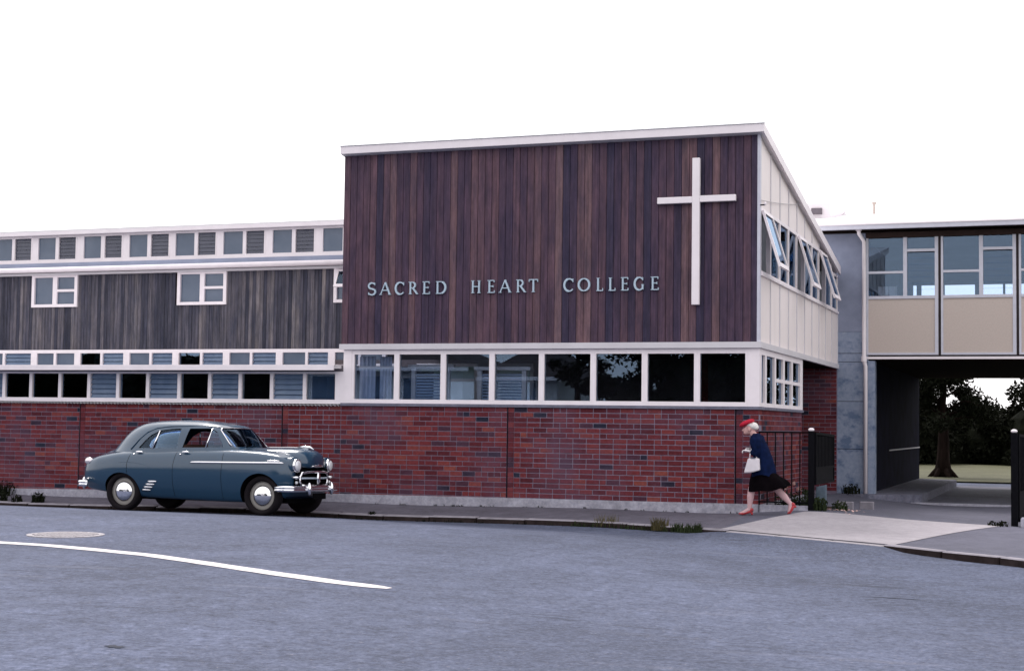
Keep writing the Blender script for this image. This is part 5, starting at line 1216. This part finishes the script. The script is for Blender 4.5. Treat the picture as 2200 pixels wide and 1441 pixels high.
for s, el, wr in ((-1,(.178,PY-.205,.985),(.085,PY-.205,1.03)), (1,(.15,PY+.195,1.00),(.06,PY+.11,1.05))):
    ct.tube([(.145,PY+s*.12,1.235),(.15,PY+s*.17,1.17),(.165,PY+s*.195,1.06),el,wr], [.085,.085,.074,.066,.050], 14)
ct_o = obj('coat', ct, 'navy_wool', per, smooth=True)
SZ_ = [.40,.50,.60,.70,.78]; SF = [.0,.012,.03,.06,.08]; SBk = [.66,.60,.505,.43,.40]; SHy = [.235,.225,.215,.20,.18]
def skirt(z, t):
    a, b_, h = (float(np.interp(z, SZ_, q)) for q in (SF, SBk, SHy)); k = (1+math.cos(t))/2; dn = sstep(.75,.40,z)
    fold = 1+.05*math.sin(7*t+.6)*dn
    return ((a+b_)/2+(b_-a)/2*math.cos(t)*fold, PY+h*math.sin(t)*fold, z+dn*(.012+.10*k**3)+.008*math.sin(6*t)*dn)
obj('skirt', MB().rings(loft(np.linspace(.40,.78,18), skirt, 48), True, False, True), 'black_cloth', per, smooth=True)
hr = MB(); hr.ell((.075,PY,1.425), (.082,.078,.062), 16, 10); hr.ell((.115,PY,1.405), (.052,.062,.045), 12, 8); hr.ell((.03,PY,1.44), (.07,.076,.05), 14, 8)
obj('hair', hr, 'white_hair', per, smooth=True)
ht = MB(); rs2 = []
ax = Vector((.205,0,.088)).normalized(); nz = Vector((-ax.z,0,ax.x)); c0 = Vector((-.022,PY,1.468))
for h, r in ((-.030,.085),(-.022,.115),(-.004,.128),(.018,.118),(.034,.092),(.044,.05),(.047,.004)):
    rs2.append([c0+nz*h+ax*(r*1.0*math.cos(t))+Vector((0,r*.86*math.sin(t),0)) for t in np.linspace(0,2*math.pi,25)[:-1]])
obj('hat', ht.rings(rs2), 'red_felt', per, smooth=True)
# shoes
def shoe(toe, ball, arch, heel, up_, hb):
    mb = MB(); mb.tube([toe, ball, arch, heel], [.016,.036,.033,.034], 12, flat=.72); mb.tube([Vector(heel)+Vector(up_)*.0, Vector(heel)+Vector(up_)*.045], [.034,.030], 10)
    mb.tube([Vector(heel)-Vector(up_)*.01, hb], [.022,.012], 8); return obj('shoe', mb, 'red_leather', per, smooth=True)
shoe((-.128,LN,.062), (-.062,LN,.064), (.005,LN,.083), (.068,LN,.105), (.1,0,1), (.085,LN,.046))
shoe((.606,LF,.078), (.640,LF,.098), (.672,LF,.150), (.702,LF,.205), (-.75,0,.66), (.738,LF,.178))
# handbag hanging from the forearm
hb_ = thing('handbag', (.12,PY-.23,.69), 'white handbag hanging from the arm of the walking person', 'handbag')
by = PY-.29
bagm = MB(); prof = [(-.012,.700),(.05,.925),(.222,.928),(.232,.745),(.12,.712)]
bagm.rings([[(.11+(x-.11)*k, y, .82+(z-.82)*k) for x, z in prof] for y, k in ((by,.93),(by+.015,1.0),(by+.085,1.0),(by+.10,.93))])
bg_ = obj('bag_body', bagm, 'white_leather', hb_); bevelled(bg_.data, .008, 2)
obj('clasp', MB().box(.10,.17,by-.004,by+.104,.925,.938), 'chrome', hb_)
obj('handle', MB().tube([(.075,by+.05,.925),(.078,by+.05,.99),(.10,by+.06,1.062),(.135,by+.06,1.062),(.17,by+.05,.99),(.185,by+.05,.925)], .010, 8), 'white_leather', hb_, smooth=True)
